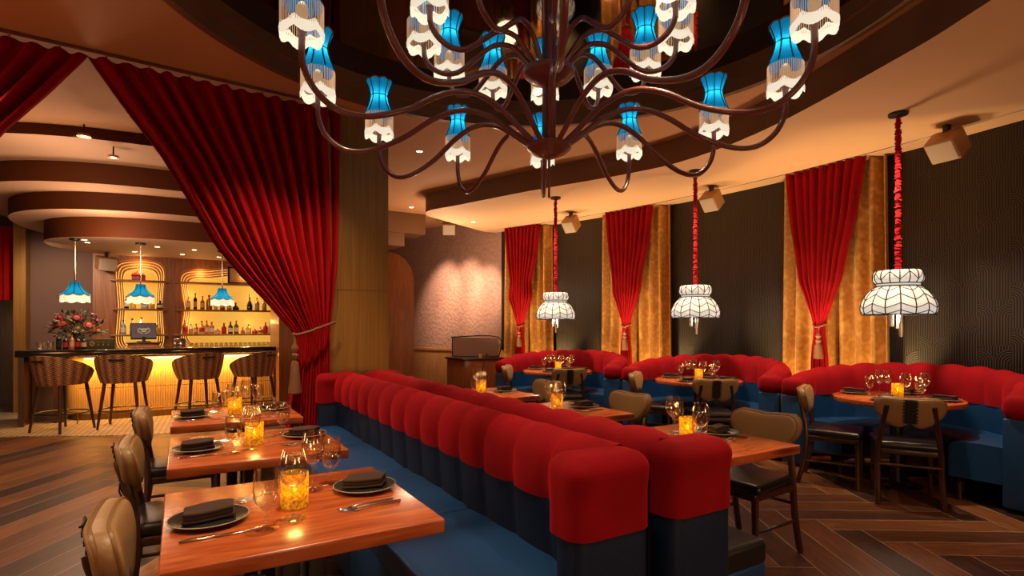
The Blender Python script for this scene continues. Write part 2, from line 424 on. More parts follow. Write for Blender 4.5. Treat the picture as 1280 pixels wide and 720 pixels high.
# floor slab and herringbone planks
mb=MB(); mb.box(-6.2,-4.2,-.1,8.5,13.2,0); floor=struct(mb.build('floor',M['grout'],smooth=False),'dark oak herringbone floor')
L_,W_=1.2,.20
ang=math.radians(57)
ca,sa=math.cos(ang),math.sin(ang)
mb=MB(); uvs=[]
def plank(x,y,w,h):
    g=.0028
    q=[(x+g,y+g),(x+w-g,y+g),(x+w-g,y+h-g),(x+g,y+h-g)]
    P=[(a*ca-b*sa,a*sa+b*ca) for a,b in q]
    cx=sum(p[0] for p in P)/4; cy=sum(p[1] for p in P)/4
    if not(-6.1<cx<7.6 and -3.6<cy<13): return
    if cx>-4.5 and cy>9.9: return
    mb.add([(p[0],p[1],.0004) for p in P],[(0,1,2,3)])
    uvs.extend([(0,0),(w,0),(w,h),(0,h)] if w>h else [(0,0),(0,w),(h,w),(h,0)])
R=int(round(L_/W_))
for i in range(-80,95):
    for j in range(-20,20):
        x=i*W_+j*(2*L_); y=i*W_
        plank(x,y,L_,W_); plank(x+L_,y-L_+W_,W_,L_)
o=mb.build('floor_planks',M['plank'],smooth=False,recalc=False)
ul=o.data.uv_layers.new(name='UVMap'); ul.data.foreach_set('uv',[c for p in uvs for c in p])
o.parent=floor
# pale mosaic around the bar
edge=spl([(-4.2,10.9),(-2.6,9.5),(-1.37,8.85),(-.5,8.4),(.6,8.2),(2.0,8.3),(2.6,9.0)],6)
mb=MB(); mb.prism([(p[0],p[1]) for p in [Vector((q.x,q.y)) for q in [Vector((*e,0)) if len(e)==2 else e for e in edge]]]+[(2.6,12.6),(-4.2,12.6)],.0,.006)
o=struct(mb.build('floor',M['mosaic'],smooth=False),'white hexagon mosaic floor around the bar')

# window wall (curved, black wallpaper)
def wall_strip(y0,y1,z0,z1,n=40,off=0.0):
    mb=MB(); V=[];F=[];uv=[]; s=0; prev=None; cols=[]
    for i in range(n+1):
        y=lerp(y0,y1,i/n); p=Vector((wx(y),y))-wn(y)*0+wn(y)*off
        if prev is not None: s+=(p-prev).length
        prev=p; cols.append((p,s))
    for p,s_ in cols: V+= [(p.x,p.y,z0),(p.x,p.y,z1)]
    for i in range(n): F.append((2*i,2*i+1,2*i+3,2*i+2)); 
    for i in range(n):
        a,b_=cols[i][1],cols[i+1][1]; uv+=[(a,z0),(a,z1),(b_,z1),(b_,z0)]
    mb.add(V,F); return mb,uv
mb,uv=wall_strip(-1.5,9.4,0,3.3)
o=mb.build('wall_right',M['paper'],recalc=False); ul=o.data.uv_layers.new(name='UVMap'); ul.data.foreach_set('uv',[c for p in uv for c in p])
sm=o.modifiers.new('thick','SOLIDIFY'); sm.thickness=.2; sm.offset=-1
struct(o,'curved black ribbed wallpaper wall behind the booths')
# rose wall running away from the corner
A=Vector((5.43,9.33)); B=Vector((4.1,12.58))
d=(B-A).normalized(); nrm=Vector((d.y,-d.x))
def wallbox(mb,A,B,z0,z1,th,off=0):
    d=(B-A).normalized(); n=Vector((d.y,-d.x))
    P=[A+n*off,B+n*off,B+n*(off+th),A+n*(off+th)]
    mb.prism([(p.x,p.y) for p in P],z0,z1)
mb=MB(); wallbox(mb,A,B,.85,ZH,.2); o=struct(mb.build('wall_back',M['rose'],smooth=False),'rose embossed wall washed by three spotlights')
mb=MB(); wallbox(mb,A,B,0,.85,.2,-.03); struct(mb.build('trim_1',M['oak'],smooth=False),'light oak wainscot below the rose wall')
mb=MB(); wallbox(mb,A,B,.85,.90,.06,-.05); struct(mb.build('trim_2',M['oak'],smooth=False),'oak chair rail on the rose wall')
# enclosing walls out of view
mb=MB(); mb.box(-6.2,-3.3,0,8,-3.1,3.5); struct(mb.build('wall_front',M['concrete'],smooth=False))
mb=MB(); mb.box(-6.2,-3.3,0,-6.0,13,3.5); struct(mb.build('wall_left',M['concrete'],smooth=False))
mb=MB(); mb.box(1.9,12.5,0,5.2,12.7,3.5); struct(mb.build('wall_far',M['concrete'],smooth=False))
mb=MB(); mb.prism([(wx(-1.5),-1.5),(wx(-1.5)+.2,-1.5),(5.2,-3.3),(5.0,-3.3)],0,3.4); struct(mb.build('wall_side',M['concrete'],smooth=False))

# upper ceiling with the round recess
RC=Vector((1.93,2.89)); RR=2.38
X0,X1,Y0,Y1=-6.2,8.2,-3.3,13
def rect_hit(c,a,X0,X1,Y0,Y1):
    dx,dy=math.cos(a),math.sin(a); t=1e9
    if dx>1e-9: t=min(t,(X1-c.x)/dx)
    if dx<-1e-9: t=min(t,(X0-c.x)/dx)
    if dy>1e-9: t=min(t,(Y1-c.y)/dy)
    if dy<-1e-9: t=min(t,(Y0-c.y)/dy)
    return (c.x+dx*t,c.y+dy*t)
angs=[2*PI*k/96 for k in range(96)]
for cx,cy in ((X0,Y0),(X1,Y0),(X1,Y1),(X0,Y1)): angs.append(math.atan2(cy-RC.y,cx-RC.x)%(2*PI))
angs.sort(); n=len(angs); V=[];F=[]
for a in angs:
    V.append((RC.x+RR*math.cos(a),RC.y+RR*math.sin(a),ZH)); h_=rect_hit(RC,a,X0,X1,Y0,Y1); V.append((h_[0],h_[1],ZH))
for a in angs:
    V.append((RC.x+RR*math.cos(a),RC.y+RR*math.sin(a),ZH+.35)); h_=rect_hit(RC,a,X0,X1,Y0,Y1); V.append((h_[0],h_[1],ZH+.35))
for k in range(n):
    k2=(k+1)%n
    F.append((2*k,2*k+1,2*k2+1,2*k2)); F.append((2*n+2*k,2*n+2*k2,2*n+2*k2+1,2*n+2*k+1))
    F.append((2*k+1,2*n+2*k+1,2*n+2*k2+1,2*k2+1))
mb=MB(); mb.add(V,F); ceiling=struct(mb.build('ceiling',M['ceil'],smooth=False),'warm plaster ceiling with round mirrored recess')
# bronze moulding of the recess and the mirror
mb=MB(); prof=[(RR+.012,ZH-.012),(RR+.05,ZH-.012),(RR+.05,ZH+.0),(RR+.012,ZH+.004)]
mb.lathe([(RR+.05,ZH+.002),(RR+.05,ZH-.014),(RR-.012,ZH-.014),(RR-.012,ZH+.11),(RR-.05,ZH+.115),(RR-.05,ZH+.235),(RR+.02,ZH+.24)],128,(RC.x,RC.y,0))
o=mb.build('trim_3',M['ceil_band']); struct(o,'bronze stepped moulding round the mirrored ceiling recess')
mb=MB(); mb.lathe([(0,0),(RR+.03,0),(RR+.03,.03),(0,.03)],96,(RC.x,RC.y,ZH+.23))
o=mb.build('ceiling',M['mirror']); struct(o,'black mirror ceiling disc above the chandelier')

# lower ceiling along the windows
edge=spl([(2.6,-1.2),(3.35,.2),(3.93,1.30),(4.22,1.89),(4.70,3.23),(4.82,4.25),(4.66,5.0),(4.10,6.35),(3.62,7.7),(3.42,8.25),(3.52,8.62),(3.85,8.85),(5.12,9.58)],8)
edge=[(e[0],e[1]) for e in edge]
outer=[(wx(y)+.1,y) for y in [9.4-.3*k for k in range(37)] if y>=-1.5]
mb=MB(); poly=edge+[(5.5,9.5)]+outer+[(5.2,-3.0),(2.6,-3.0)]
mb.prism(poly,ZL,ZH-.001); mb.mi=[]; 
for f in mb.f:
    zs=[mb.v[i][2] for i in f]; mb.mi.append(0 if max(zs)-min(zs)<.01 else 1)
o=mb.build('ceiling',[M['ceil_low'],M['ceil_band']],smooth=False); struct(o,'lowered plaster ceiling over the booths with bronze curved edge')
mb=MB(); mb.tube([(wx(y)-.30,y,ZL) for y in [9.0-.3*k for k in range(35)]],.006,4); struct(mb.build('trim_4',M['black']),'thin dark slot in the lowered ceiling')

# brass clad pillar, arched panel and bulkheads behind it
mb=MB(); mb.box(1.22,5.56,0,1.85,6.15,1.716); mb.box(1.22,5.56,1.724,1.85,6.15,ZH); mb.box(1.225,5.565,1.71,1.845,6.14,1.73)
struct(mb.build('pillar',M['brass_panel'],smooth=False),'brushed brass clad square pillar at the end of the banquette')
mb=MB(); pts=[(2.1,0),(3.1,0),(3.1,2.05)]+[(3.1-.38*(1-math.cos(a)),2.05+.42*math.sin(a)) for a in [PI/2*k/8 for k in range(1,9)]]+[(2.1,2.47)]
mb.prism(pts,0,.5,Matrix(((1,0,0,0),(0,0,1,8.1),(0,1,0,0),(0,0,0,1)))); o=mb.build('trim_5',M['copper_wood']); struct(o,'reddish wood panel with rounded top behind the brass pillar')
mb=MB(); mb.box(2.0,9.9,3.1,4.02,10.5,ZH); mb.box(2.0,9.95,2.86,3.62,10.5,3.1)
struct(mb.build('trim_6',M['ceil_band'],smooth=False),'stepped bulkhead above the rose wall end')

# ------------------------------------------------------------------ bar: back wall, niches, soffits
YB=11.8
def outline(cx,hw,z0,z1,n=72,waist=.10,wave=.03,ph=0):
    pts=[]
    zc=(z0+z1)/2; hh=(z1-z0)/2
    for k in range(n):
        a=2*PI*k/n; c_,s_=math.cos(a),math.sin(a); e=.30
        x=math.copysign(abs(c_)**e,c_); z=math.copysign(abs(s_)**e,s_)
        zz=zc+hh*z
        w_=hw*(1+waist*math.cos(2*PI*(zz-z0)/(z1-z0)))-hw*waist
        tz=zz+(wave*math.sin(2.2*x*PI/2+ph) if z>.2 else 0)
        pts.append((cx+w_*x,tz))
    return pts
def niche(cx,hw,z0,z1,rect,waist,wave,ph):
    N=72; outs=[outline(cx,hw-.034*k,z0+.02*k,z1-.04*k,N,waist,wave,ph) for k in range(5)]
    C=Vector((cx,(z0+z1)/2))
    # surrounding wall
    mb=MB(); V=[];F=[]; a=outs[0]; b_=[]
    for (x,z) in a:
        b_.append(rect_hit(C,math.atan2(z-C.y,x-C.x),rect[0],rect[1],rect[2],rect[3]))
    for p,q in zip(a,b_): V+=[(p[0],YB,p[1]),(q[0],YB,q[1])]
    for k in range(N): k2=(k+1)%N; F.append((2*k,2*k2,2*k2+1,2*k+1))
    cs=[(rect[0],rect[2]),(rect[1],rect[2]),(rect[1],rect[3]),(rect[0],rect[3])]
    for cxr,czr in cs:
        ac=math.atan2(czr-C.y,cxr-C.x)
        for k in range(N):
            q0,q1=b_[k],b_[(k+1)%N]
            if q0[0]!=q1[0] and q0[1]!=q1[1]:
                if (abs(q0[0]-cxr)<1e-6 or abs(q0[1]-czr)<1e-6) and (abs(q1[0]-cxr)<1e-6 or abs(q1[1]-czr)<1e-6):
                    V.append((cxr,YB,czr)); F.append((2*k+1,2*((k+1)%N)+1,len(V)-1))
    mb.add(V,F); w=struct(mb.build('wall_bar',M['panel_wood'],smooth=False),'walnut back bar wall cut by a wavy lit niche')
    # stepped lining
    mb=MB(); V=[];F=[]
    rows=[]
    for k in range(5):
        y=YB+.03*k
        rows.append([(p[0],y,p[1]) for p in outs[k]])
        rows.append([(p[0],y+.03,p[1]) for p in outs[k]])
    mb.grid(rows,closed=True); mb.mi=[(k//N)%2 for k in range(len(mb.f))]; l=mb.build('niche_lining',[M['niche'],M['niche_edge']],w,ang=30)
    mb=MB(); yb=YB+.03*5; mb.add([(p[0],yb,p[1]) for p in outs[4]],[tuple(range(N))])
    mb.build('backlit_panel',M['amber_panel'],w,smooth=False)
    for k in range(1,5):
        mb=MB(); mb.tube([(p[0],YB+.03*k-.003,p[1]) for p in outs[k]],.0045,5,closed=True); mb.build('strip_light',M['led_soft'],w)
    return w
M['led_soft']=glow('soft amber step light',(1,.50,.10),.75)
niche(-.575,.40,.93,2.53,(-1.25,-.10,.85,2.75),.07,.02,1.2)
niche(.95,.97,.93,2.47,(-.10,2.05,.85,2.75),.05,.05,.6)
mb=MB(); mb.box(-1.25,YB,0,2.05,YB+.3,.9); struct(mb.build('wall_bar',M['panel_wood'],smooth=False),'walnut base of the back bar')
# mauve wall on the far side of the flowers, its brass post and the dark doorway with a red drape
mb=MB(); mb.box(-2.07,YB+.02,0,-1.25,YB+.2,2.95); struct(mb.build('wall_corner',M['grey_paper'],smooth=False),'mauve papered wall behind the flowers')
mb=MB(); mb.box(-2.22,YB-.3,0,-2.07,YB+.2,3.2); struct(mb.build('trim_7',M['brass_panel'],smooth=False),'brass clad post beside the dark doorway')
mb=MB(); mb.box(-6.0,YB+.6,0,-2.0,YB+.8,3.4); struct(mb.build('wall_door',M['dark_wood'],smooth=False),'dark panelled wall beyond the bar')
mb=MB(); mb.box(2.05,YB-1.9,0,2.25,YB+.7,3.4); struct(mb.build('wall_return',M['panel_wood'],smooth=False))
mb=MB(); mb.box(-6.0,YB+1.0,0,5,YB+1.1,3.5); struct(mb.build('wall_rear',M['concrete'],smooth=False))
mb=MB(); rows=[]
for z in [1.78,2.0,2.3,2.6,2.95]:
    rows.append([(lerp(-3.2,-2.24,i/48),YB-.1+.03*math.sin(i*1.3),z) for i in range(49)])
mb.slab(rows,(0,.012,0)); tag(mb.build('valance',M['curtain']),'short red drape over the dark doorway beyond the bar','curtain')

def sell(cx,cy,a,b,n=72,e=2.4):
    out=[]
    for k in range(n):
        t=2*PI*k/n; c_,s_=math.cos(t),math.sin(t)
        out.append((cx+a*math.copysign(abs(c_)**(2/e),c_),cy+b*math.copysign(abs(s_)**(2/e),s_)))
    return out
SOF=[(.30,10.72,2.0,1.36,2.60,2.88),(.15,10.72,2.22,1.86,2.88,3.11),(.0,10.75,2.52,2.36,3.11,3.36),(-.1,10.8,2.9,3.45,3.36,ZH-.002)]
for i,(cx,cy,a,b_,z0,z1) in enumerate(SOF):
    mb=MB(); poly=[(max(-5.9,x),min(y,12.6)) for x,y in sell(cx,cy,a,b_)]
    mb.prism(poly,z0,z1); mb.mi=[]
    for f in mb.f:
        zs=[mb.v[k][2] for k in f]; mb.mi.append(0 if max(zs)-min(zs)<.01 else 1)
    o=mb.build('ceiling',[M['soffit'],M['soffit_band']],smooth=True,ang=30)
    struct(o,['lowest','second','third','topmost'][i]+' rounded tier of the soffit above the bar')

# ------------------------------------------------------------------ bar counter, front, rail
bar=thing('bar_counter','long bar with black stone top and amber lit fluted front','bar',(-.4,9.7,0))
def L(p): return (p[0]+.4,p[1]-9.7,p[2])
mb=MB(); mb.rbox(-1.86,9.70,.915,1.36,10.55,1.005,.012,2,M=Matrix.Translation((.4,-9.7,.03))); mb.build('counter_top',M['counter'],bar)
path=spl([(-1.30,10.62),(-1.40,10.40),(-1.28,10.12),(-.95,9.98),(-.3,9.95),(1.36,9.95)],14)
path=[(p[0],p[1]) for p in path]
# even resample, fluted
acc=[0]
for p,q in zip(path,path[1:]): acc.append(acc[-1]+math.hypot(q[0]-p[0],q[1]-p[1]))
def at_s(s):
    for k in range(len(acc)-1):
        if s<=acc[k+1]+1e-9:
            t=(s-acc[k])/(acc[k+1]-acc[k]); p,q=path[k],path[k+1]
            dx,dy=(q[0]-p[0]),(q[1]-p[1]); l=math.hypot(dx,dy)
            return (lerp(p[0],q[0],t),lerp(p[1],q[1],t)),(dy/l,-dx/l)
    return path[-1],(0,-1)
NF=int(acc[-1]/.0155)
def flute(z0,z1,off,amp):
    r0=[];r1=[]
    for k in range(NF*2+1):
        p,nn=at_s(min(acc[-1],acc[-1]*k/(NF*2))); a=off+(amp if k%4 in(1,2) else 0)
        x,y=p[0]+nn[0]*a,p[1]+nn[1]*a; r0.append(L((x,y,z0))); r1.append(L((x,y,z1)))
    return [r0,r1]
M['flute']=pm('ribbed honey tile',(.52,.31,.11),.32,coat=.3)
mb=MB(); mb.grid(flute(.47,.80,0,.010)); mb.grid(flute(.10,.465,0,.010)); mb.build('fluted_front',M['flute'],bar,smooth=False)
mb=MB(); mb.grid(flute(.80,.915,.004,0)); mb.build('frieze',M['niche'],bar,smooth=False)
mb=MB(); mb.grid(flute(0,.10,-.02,0)); mb.build('plinth',M['brass_panel'],bar,smooth=False)
mb=MB(); mb.tube([L((x,y,.895)) for x,y in [(-1.15,9.93),(-.9,9.86),(-.3,9.83),(1.34,9.83)]],.010,6); mb.build('strip_light',M['led'],bar)
mb=MB(); mb.box(*L((-1.84,9.78,.0065)),*L((-1.78,10.5,.94))); mb.build('end_panel',M['dark_wood'],bar,smooth=False)
mb=MB(); mb.box(*L((-1.775,10.25,.0065)),*L((-1.42,10.5,.94))); mb.build('side_panel',M['grey_paper'],bar,smooth=False)
mb=MB(); mb.box(*L((-1.50,9.98,0)),*L((-1.38,10.12,.915))); mb.build('post',M['dark_wood'],bar,smooth=False)
pth=spl([(-1.05,.32,.17),(-1.0,.12,.17),(-.75,.0,.17),(-.2,-.04,.17),(1.72,-.04,.17)],8)
mb=MB(); mb.tube(pth,.011,8); rail=mb.build('foot_rail',M['brass'],bar)
for p in [pth[k] for k in (2,8,15,22,28)]+[Vector((x,-.04,.17)) for x in (.35,.85,1.35)]:
    mb=MB(); mb.cyl((p[0],p[1],.007),(p[0],p[1],.17),.008,seg=8); mb.build('post',M['brass'],rail)
mb=MB(); mb.box(1.39,9.62,0,1.72,10.6,2.9); struct(mb.build('pillar',M['panel_wood'],smooth=False),'walnut post closing the end of the bar')
# back counter and shelves
mb=MB(); mb.rbox(-1.2,11.1,.90,2.03,11.79,.955,.01,2); mb.box(-1.15,11.2,0,2.0,11.79,.9); tag(mb.build('back_counter',M['counter']),'dark counter along the foot of the back bar','counter')
shelves={}
for nm,x0,x1,lab in (('narrow',-1.0,-.15,'narrow wavy niche'),('wide',-.08,1.98,'wide wavy niche')):
    for lv,z in (('top',2.17),('middle',1.67),('bottom',1.22)):
        mb=MB(); mb.rbox(x0+ (.03 if lv=='middle' else 0),YB-.14,z-.032,x1-(.03 if lv=='middle' else 0),YB+.149,z,.006,2)
        tag(mb.build('shelf',M['panel_wood']),f'{lv} walnut shelf across the {lab}','shelf','back bar shelves')

# ------------------------------------------------------------------ bottles and things on the bar
def gmat(name,col,tr=.0,rough=.12): return pm(name,col,rough,coat=.5)
BC={'amber':gmat('amber whisky',(.42,.13,.012)),'dark':gmat('dark bottle glass',(.012,.012,.008)),'red':gmat('red liqueur',(.42,.015,.012)),
    'clear':gmat('clear spirit glass',(.62,.48,.27)),'orange':gmat('orange aperitif',(.62,.16,.02)),'green':gmat('green bottle glass',(.06,.10,.02)),
    'blue':gmat('pale blue gin bottle',(.25,.42,.50)),'yellow':gmat('yellow liqueur',(.72,.52,.06)),'pink':gmat('rose bottle',(.55,.20,.14))}
LB={'white':pm('white paper label',(.75,.66,.52),.7),'cream':pm('cream paper label',(.66,.45,.22),.7),'black':pm('black paper label',(.015,.012,.012),.6),
    'redl':pm('red paper label',(.52,.012,.02),.6),'none':None}
CAP={'dark':pm('dark bottle cap',(.02,.012,.01),.5),'red':pm('red bottle cap',(.35,.02,.015),.5),'gold':M['brass']}
def bottle(x,y,z,h,r,col,lab,cap,label,group,shape=0,square=False):
    s=h
    prof={0:[(0,0),(r*.95,0),(r,.02*s),(r,.56*s),(r*.85,.64*s),(r*.36,.73*s),(r*.32,.93*s),(0,.93*s)],
          1:[(0,0),(r,0),(r,.62*s),(r*.9,.68*s),(r*.3,.74*s),(r*.3,.92*s),(0,.92*s)],
          2:[(0,0),(r*1.1,0),(r*1.15,.3*s),(r*.7,.5*s),(r*.3,.62*s),(r*.28,.92*s),(0,.92*s)]}[shape]
    seg=4 if square else 16
    mb=MB(); mb.lathe(prof,seg,a0=PI/4 if square else 0); o=mb.build('bottle',BC[col],loc=(x,y,z+.001))
    tag(o,label,'bottle',group)
    mb=MB(); mb.lathe([(0,.9*s),(r*.36,.9*s),(r*.36,s),(0,s)],12); mb.build('cap',CAP[cap],o)
    if LB.get(lab):
        mb=MB(); mb.lathe([(r*1.015,.16*s),(r*1.015,.48*s)],seg,a0=PI/4 if square else 0); mb.build('paper_label',LB[lab],o)
    return o
def n1(px): return -.95+(px-143)*.01177
def n2(px): return -.01+(px-222)*.0134
ORD=['first','second','third','fourth','fifth','sixth','seventh','eighth','ninth','tenth','eleventh','twelfth','thirteenth','fourteenth','fifteenth','sixteenth','seventeenth','eighteenth']
names={'amber':'amber','dark':'dark','red':'red','clear':'clear','orange':'orange','green':'green','blue':'pale blue','yellow':'yellow','pink':'rose'}
def row(lst,z,where,grp,y=YB-.03):
    dx=.136 if 'wide' in where else .05
    lst=[(q[0]+dx,)+q[1:] for q in lst]
    for i,(x,h,r,col,lab,cap,shape,sq) in enumerate(lst):
        bottle(x,y,z,h,r,col,lab,cap,f'{names[col]} bottle, {ORD[i]} from the flower side on the {where}',grp,shape,sq)
row([(.02,.23,.036,'amber','white','dark',0,0),(.13,.30,.04,'dark','cream','dark',1,1),(.245,.25,.036,'amber','white','red',0,0),(.355,.27,.05,'amber','none','dark',1,0),
     (.465,.25,.042,'clear','white','dark',1,1),(.575,.26,.042,'red','white','dark',0,0),(.69,.21,.04,'pink','white','dark',0,0),(.80,.14,.05,'dark','none','dark',2,0),
     (1.04,.30,.045,'dark','none','dark',2,0),(1.17,.24,.042,'clear','white','dark',0,0),(1.30,.22,.04,'clear','cream','dark',0,0)],1.67,'middle shelf of the wide niche','bottles on the middle shelf of the wide niche')
row([(-.03,.25,.045,'orange','redl','dark',0,0),(.06,.18,.038,'clear','cream','dark',0,0),(.145,.19,.036,'amber','cream','dark',0,0),(.235,.24,.042,'clear','redl','dark',0,0),
     (.315,.25,.036,'orange','white','red',0,0),(.398,.22,.042,'pink','white','dark',1,0),(.496,.09,.05,'pink','cream','dark',1,0),(.60,.20,.042,'red','redl','dark',0,0),
     (.71,.23,.042,'dark','white','dark',0,0),(.81,.25,.042,'green','cream','dark',0,0),(.92,.12,.035,'amber','none','gold',2,0),(1.02,.18,.045,'yellow','white','dark',0,0),
     (1.13,.09,.05,'red','none','dark',1,0),(1.23,.13,.045,'clear','redl','dark',1,0),(1.32,.22,.042,'red','redl','dark',0,0),(1.40,.24,.034,'clear','white','dark',0,0),(1.48,.19,.042,'orange','cream','dark',0,0)],
    1.22,'bottom shelf of the wide niche','bottles on the bottom shelf of the wide niche')
row([(-.82,.22,.045,'dark','white','dark',1,1),(-.73,.26,.04,'yellow','none','gold',2,0),(-.56,.14,.06,'blue','white','dark',1,0),(-.45,.18,.04,'yellow','none','dark',0,0),(-.33,.15,.05,'dark','white','dark',1,0)],
    1.67,'middle shelf of the narrow niche','bottles on the middle shelf of the narrow niche')
row([(-.87,.25,.04,'blue','white','dark',0,0),(-.74,.28,.042,'clear','white','dark',0,0),(-.61,.30,.045,'clear','white','dark',1,0),(-.50,.20,.045,'clear','none','dark',2,0),(-.38,.17,.045,'yellow','none','dark',0,0)],
    1.22,'bottom shelf of the narrow niche','bottles on the bottom shelf of the narrow niche')
# red pagoda shaped ornament, framed picture
pg=thing('ornament','small red pagoda shaped ornament on the top shelf of the narrow niche','ornament',(-.60,YB-.02,2.17))
RD=pm('red lacquer',(.62,.02,.03),.35)
mb=MB(); mb.rbox(-.10,-.03,0,.10,.03,.09,.008,2); mb.build('body',RD,pg)
mb=MB(); mb.lathe([(0,.085),(.15,.085),(.11,.115),(.05,.14),(.022,.17),(0,.20)],4,a0=PI/4); mb.build('roof',RD,pg)
pic=thing('framed_picture','framed picture leaning on the top shelf of the wide niche','picture',(1.0,YB,2.17))
mb=MB(); mb.box(-.18,-.01,0,.18,.01,.30); mb.build('print',pm('warm print',(.46,.28,.12),.6,bump=.5,bscale=30),pic,smooth=False)
mb=MB()
for a in ((-.2,-.02,0,-.17,.015,.32),(.17,-.02,0,.2,.015,.32),(-.2,-.02,.29,.2,.015,.32),(-.2,-.02,0,.2,.015,.03)): mb.box(*a)
mb.build('frame',M['black'],pic,smooth=False)
# bottles on the counter
zc=1.036
for i,(x,h,col,lab,txt) in enumerate([(-1.44,.25,'dark','black','dark green wine bottle beside the glasses on the bar top'),(-1.365,.21,'dark','redl','red labelled bottle next to the dark wine bottle on the bar'),
      (-1.295,.22,'pink','cream','rose bottle with cream label between the two red labelled bottles'),(-1.23,.21,'dark','redl','red labelled bottle next to the tan labelled one on the bar'),
      (-1.16,.20,'dark','cream','dark bottle with tan label beside the green sign')]):
    bottle(x,9.98,zc,h,.031,col,lab,'dark',txt,'bottles on the bar top',0)
for i,(x,txt) in enumerate([(-1.64,'clear tumbler farther from the bottles on the bar top'),(-1.535,'clear tumbler next to the dark wine bottle on the bar top')]):
    mb=MB(); mb.lathe([(0,.002),(.042,.002),(.046,.11),(.043,.11),(.039,.01),(0,.01)],20); o=mb.build('tumbler',M['glass'],loc=(x,9.97,zc)); tag(o,txt,'glass','tumblers on the bar top')
# green sign card
sg=thing('table_sign','small dark green sign with gold emblem on the bar top','sign',(-.965,10.0,zc))
GS=pm('dark green board',(.055,.05,.016),.6); GI=pm('gold print',(.50,.34,.16),.5)
mb=MB(); mb.rbox(-.165,-.012,0,.165,.012,.145,.004,2); mb.build('board',GS,sg)
mb=MB()
for k in range(7):
    a=k*.9; mb.rbox(-.10+.02*math.cos(a)-.008,-.0135,.075+.028*math.sin(a)-.008,-.10+.02*math.cos(a)+.008,-.0125,.075+.028*math.sin(a)+.008,.003,1)
for x in (-.03,.03,.09):
    mb.rbox(x-.005,-.0135,.045,x+.005,-.0125,.07,.002,1); mb.rbox(x-.003,-.0135,.085,x+.003,-.0125,.1,.002,1)
mb.build('emblem',GI,sg)
# till: box, monitor with gold wreath emblem
bx=thing('till_drawer','reddish wooden till box under the monitor','box',(-.50,11.3,.955))
mb=MB(); mb.rbox(-.22,-.16,0,.22,.16,.12,.008,2); mb.build('body',M['copper_wood'],bx)
mb=MB(); mb.rbox(-.25,-.18,.12,.25,.18,.135,.004,2); mb.build('lid',M['dark_wood'],bx)
mn=thing('monitor','dark till screen showing a gold wreath emblem','monitor',(-.50,11.28,1.09),math.radians(14))
DK=pm('dark plastic',(.015,.013,.017),.4)
Mt=Matrix.Rotation(-.12,4,'X')
mb=MB(); mb.rbox(-.185,-.02,.05,.185,.02,.33,.008,2,M=Mt); mb.build('housing',DK,mn)
SCR=glow('lit dark screen',(.10,.075,.115),.10)
mb=MB(); mb.box(-.175,-.0215,.075,.175,-.0205,.32,M=Mt); mb.build('screen',SCR,mn,smooth=False)
mb=MB(); mb.rbox(-.09,-.07,0,.09,.07,.02,.006,2); mb.cyl((0,0,.01),(0,0,.1),.025); mb.build('stand',DK,mn)
GE=glow('gold screen print',(.46,.38,.20),.5)
mb=MB()
for sgn in (1,-1):
    mb.tube([(sgn*(.085*math.cos(a)),-.0235,.205+.055*math.sin(a)) for a in [math.radians(-80+8*k) for k in range(17)]],.0035,5,M=Mt)
for rw,(zz,xs) in enumerate(((.222,(-.052,-.034,-.017,0,.017,.034,.052)),(.188,(-.03,-.012,.006,.024)))):
    for q,x in enumerate(xs):
        mb.tube([(x-.006,-.0235,zz-.012),(x-.004,-.0235,zz+.012),(x+.004,-.0235,zz+.012),(x+.006,-.0235,zz-.012)],.0026,4,M=Mt)
mb.box(-.02,-.0235,.088,.02,-.0225,.098,M=Mt)
mb.build('emblem',GE,mn)
# steel box and glass rows
sb=MB(); sb.rbox(-.09,-.09,0,.09,.09,.20,.01,2); o=sb.build('ice_bucket',M['steel'],loc=(.02,11.35,.955)); tag(o,'square steel container on the back counter between the niches','container')
gi=0
for x in [.20+.078*k for k in range(18)]:
    for y in (11.3,11.45):
        mb=None
        if gi==0:
            mb=MB(); mb.lathe([(.034,0),(.036,.002),(.030,.115),(0,.118),(0,.114),(.027,.11),(.032,0)],14); g0=mb.build('tumbler',M['glass'])
            o=g0
        else:
            o=g0.copy(); COL.objects.link(o)
        if .60<x<.66: x+=.0
        o.location=(x,y,.955); gi+=1
        tag(o,'upturned clear tumbler in the packed rows under the bottom shelf','glass','upturned tumblers on the back counter')
# flowers
fl=thing('flower_arrangement','large red and orange flower arrangement in a dark vase on the bar','flowers',(-1.28,10.28,zc))
mb=MB(); mb.lathe([(0,0),(.07,0),(.10,.05),(.085,.16),(.06,.2),(.07,.22),(.06,.22),(0,.2)],20); mb.build('vase',M['black'],fl)
rnd=random.Random(3); mb=MB()
for k in range(210):
    a=rnd.uniform(0,2*PI); el=rnd.uniform(-.25,1.35); ln=rnd.uniform(.16,.40)
    d=Vector((math.cos(a)*math.cos(el),math.sin(a)*math.cos(el)*.8,math.sin(el)*.85)); p=Vector((0,0,.24))+d*ln
    w=rnd.uniform(.015,.03); l=rnd.uniform(.06,.12); t=(d+Vector((rnd.uniform(-.6,.6),rnd.uniform(-.6,.6),rnd.uniform(-.5,.5)))).normalized()
    sd=t.orthogonal().normalized()*w; nn=t.cross(sd).normalized()*.008
    mb.add([p-t*l*.5,p+sd,p+nn,p-sd,p+t*l*.5],[(0,1,2),(0,2,3),(1,4,2),(2,4,3),(0,3,1),(1,3,4)])
mb.build('foliage',pm('dark olive leaves',(.030,.028,.008),.5),fl)
mb=MB()
for k in range(26):
    a=rnd.uniform(0,2*PI); el=rnd.uniform(.0,1.3); d=Vector((math.cos(a)*math.cos(el),math.sin(a)*math.cos(el)*.8,math.sin(el)*.85))
    mb.tube([(0,0,.2),Vector((0,0,.2))+d*.2,Vector((0,0,.22))+d*.40+Vector((0,0,-.02))],.004,4)
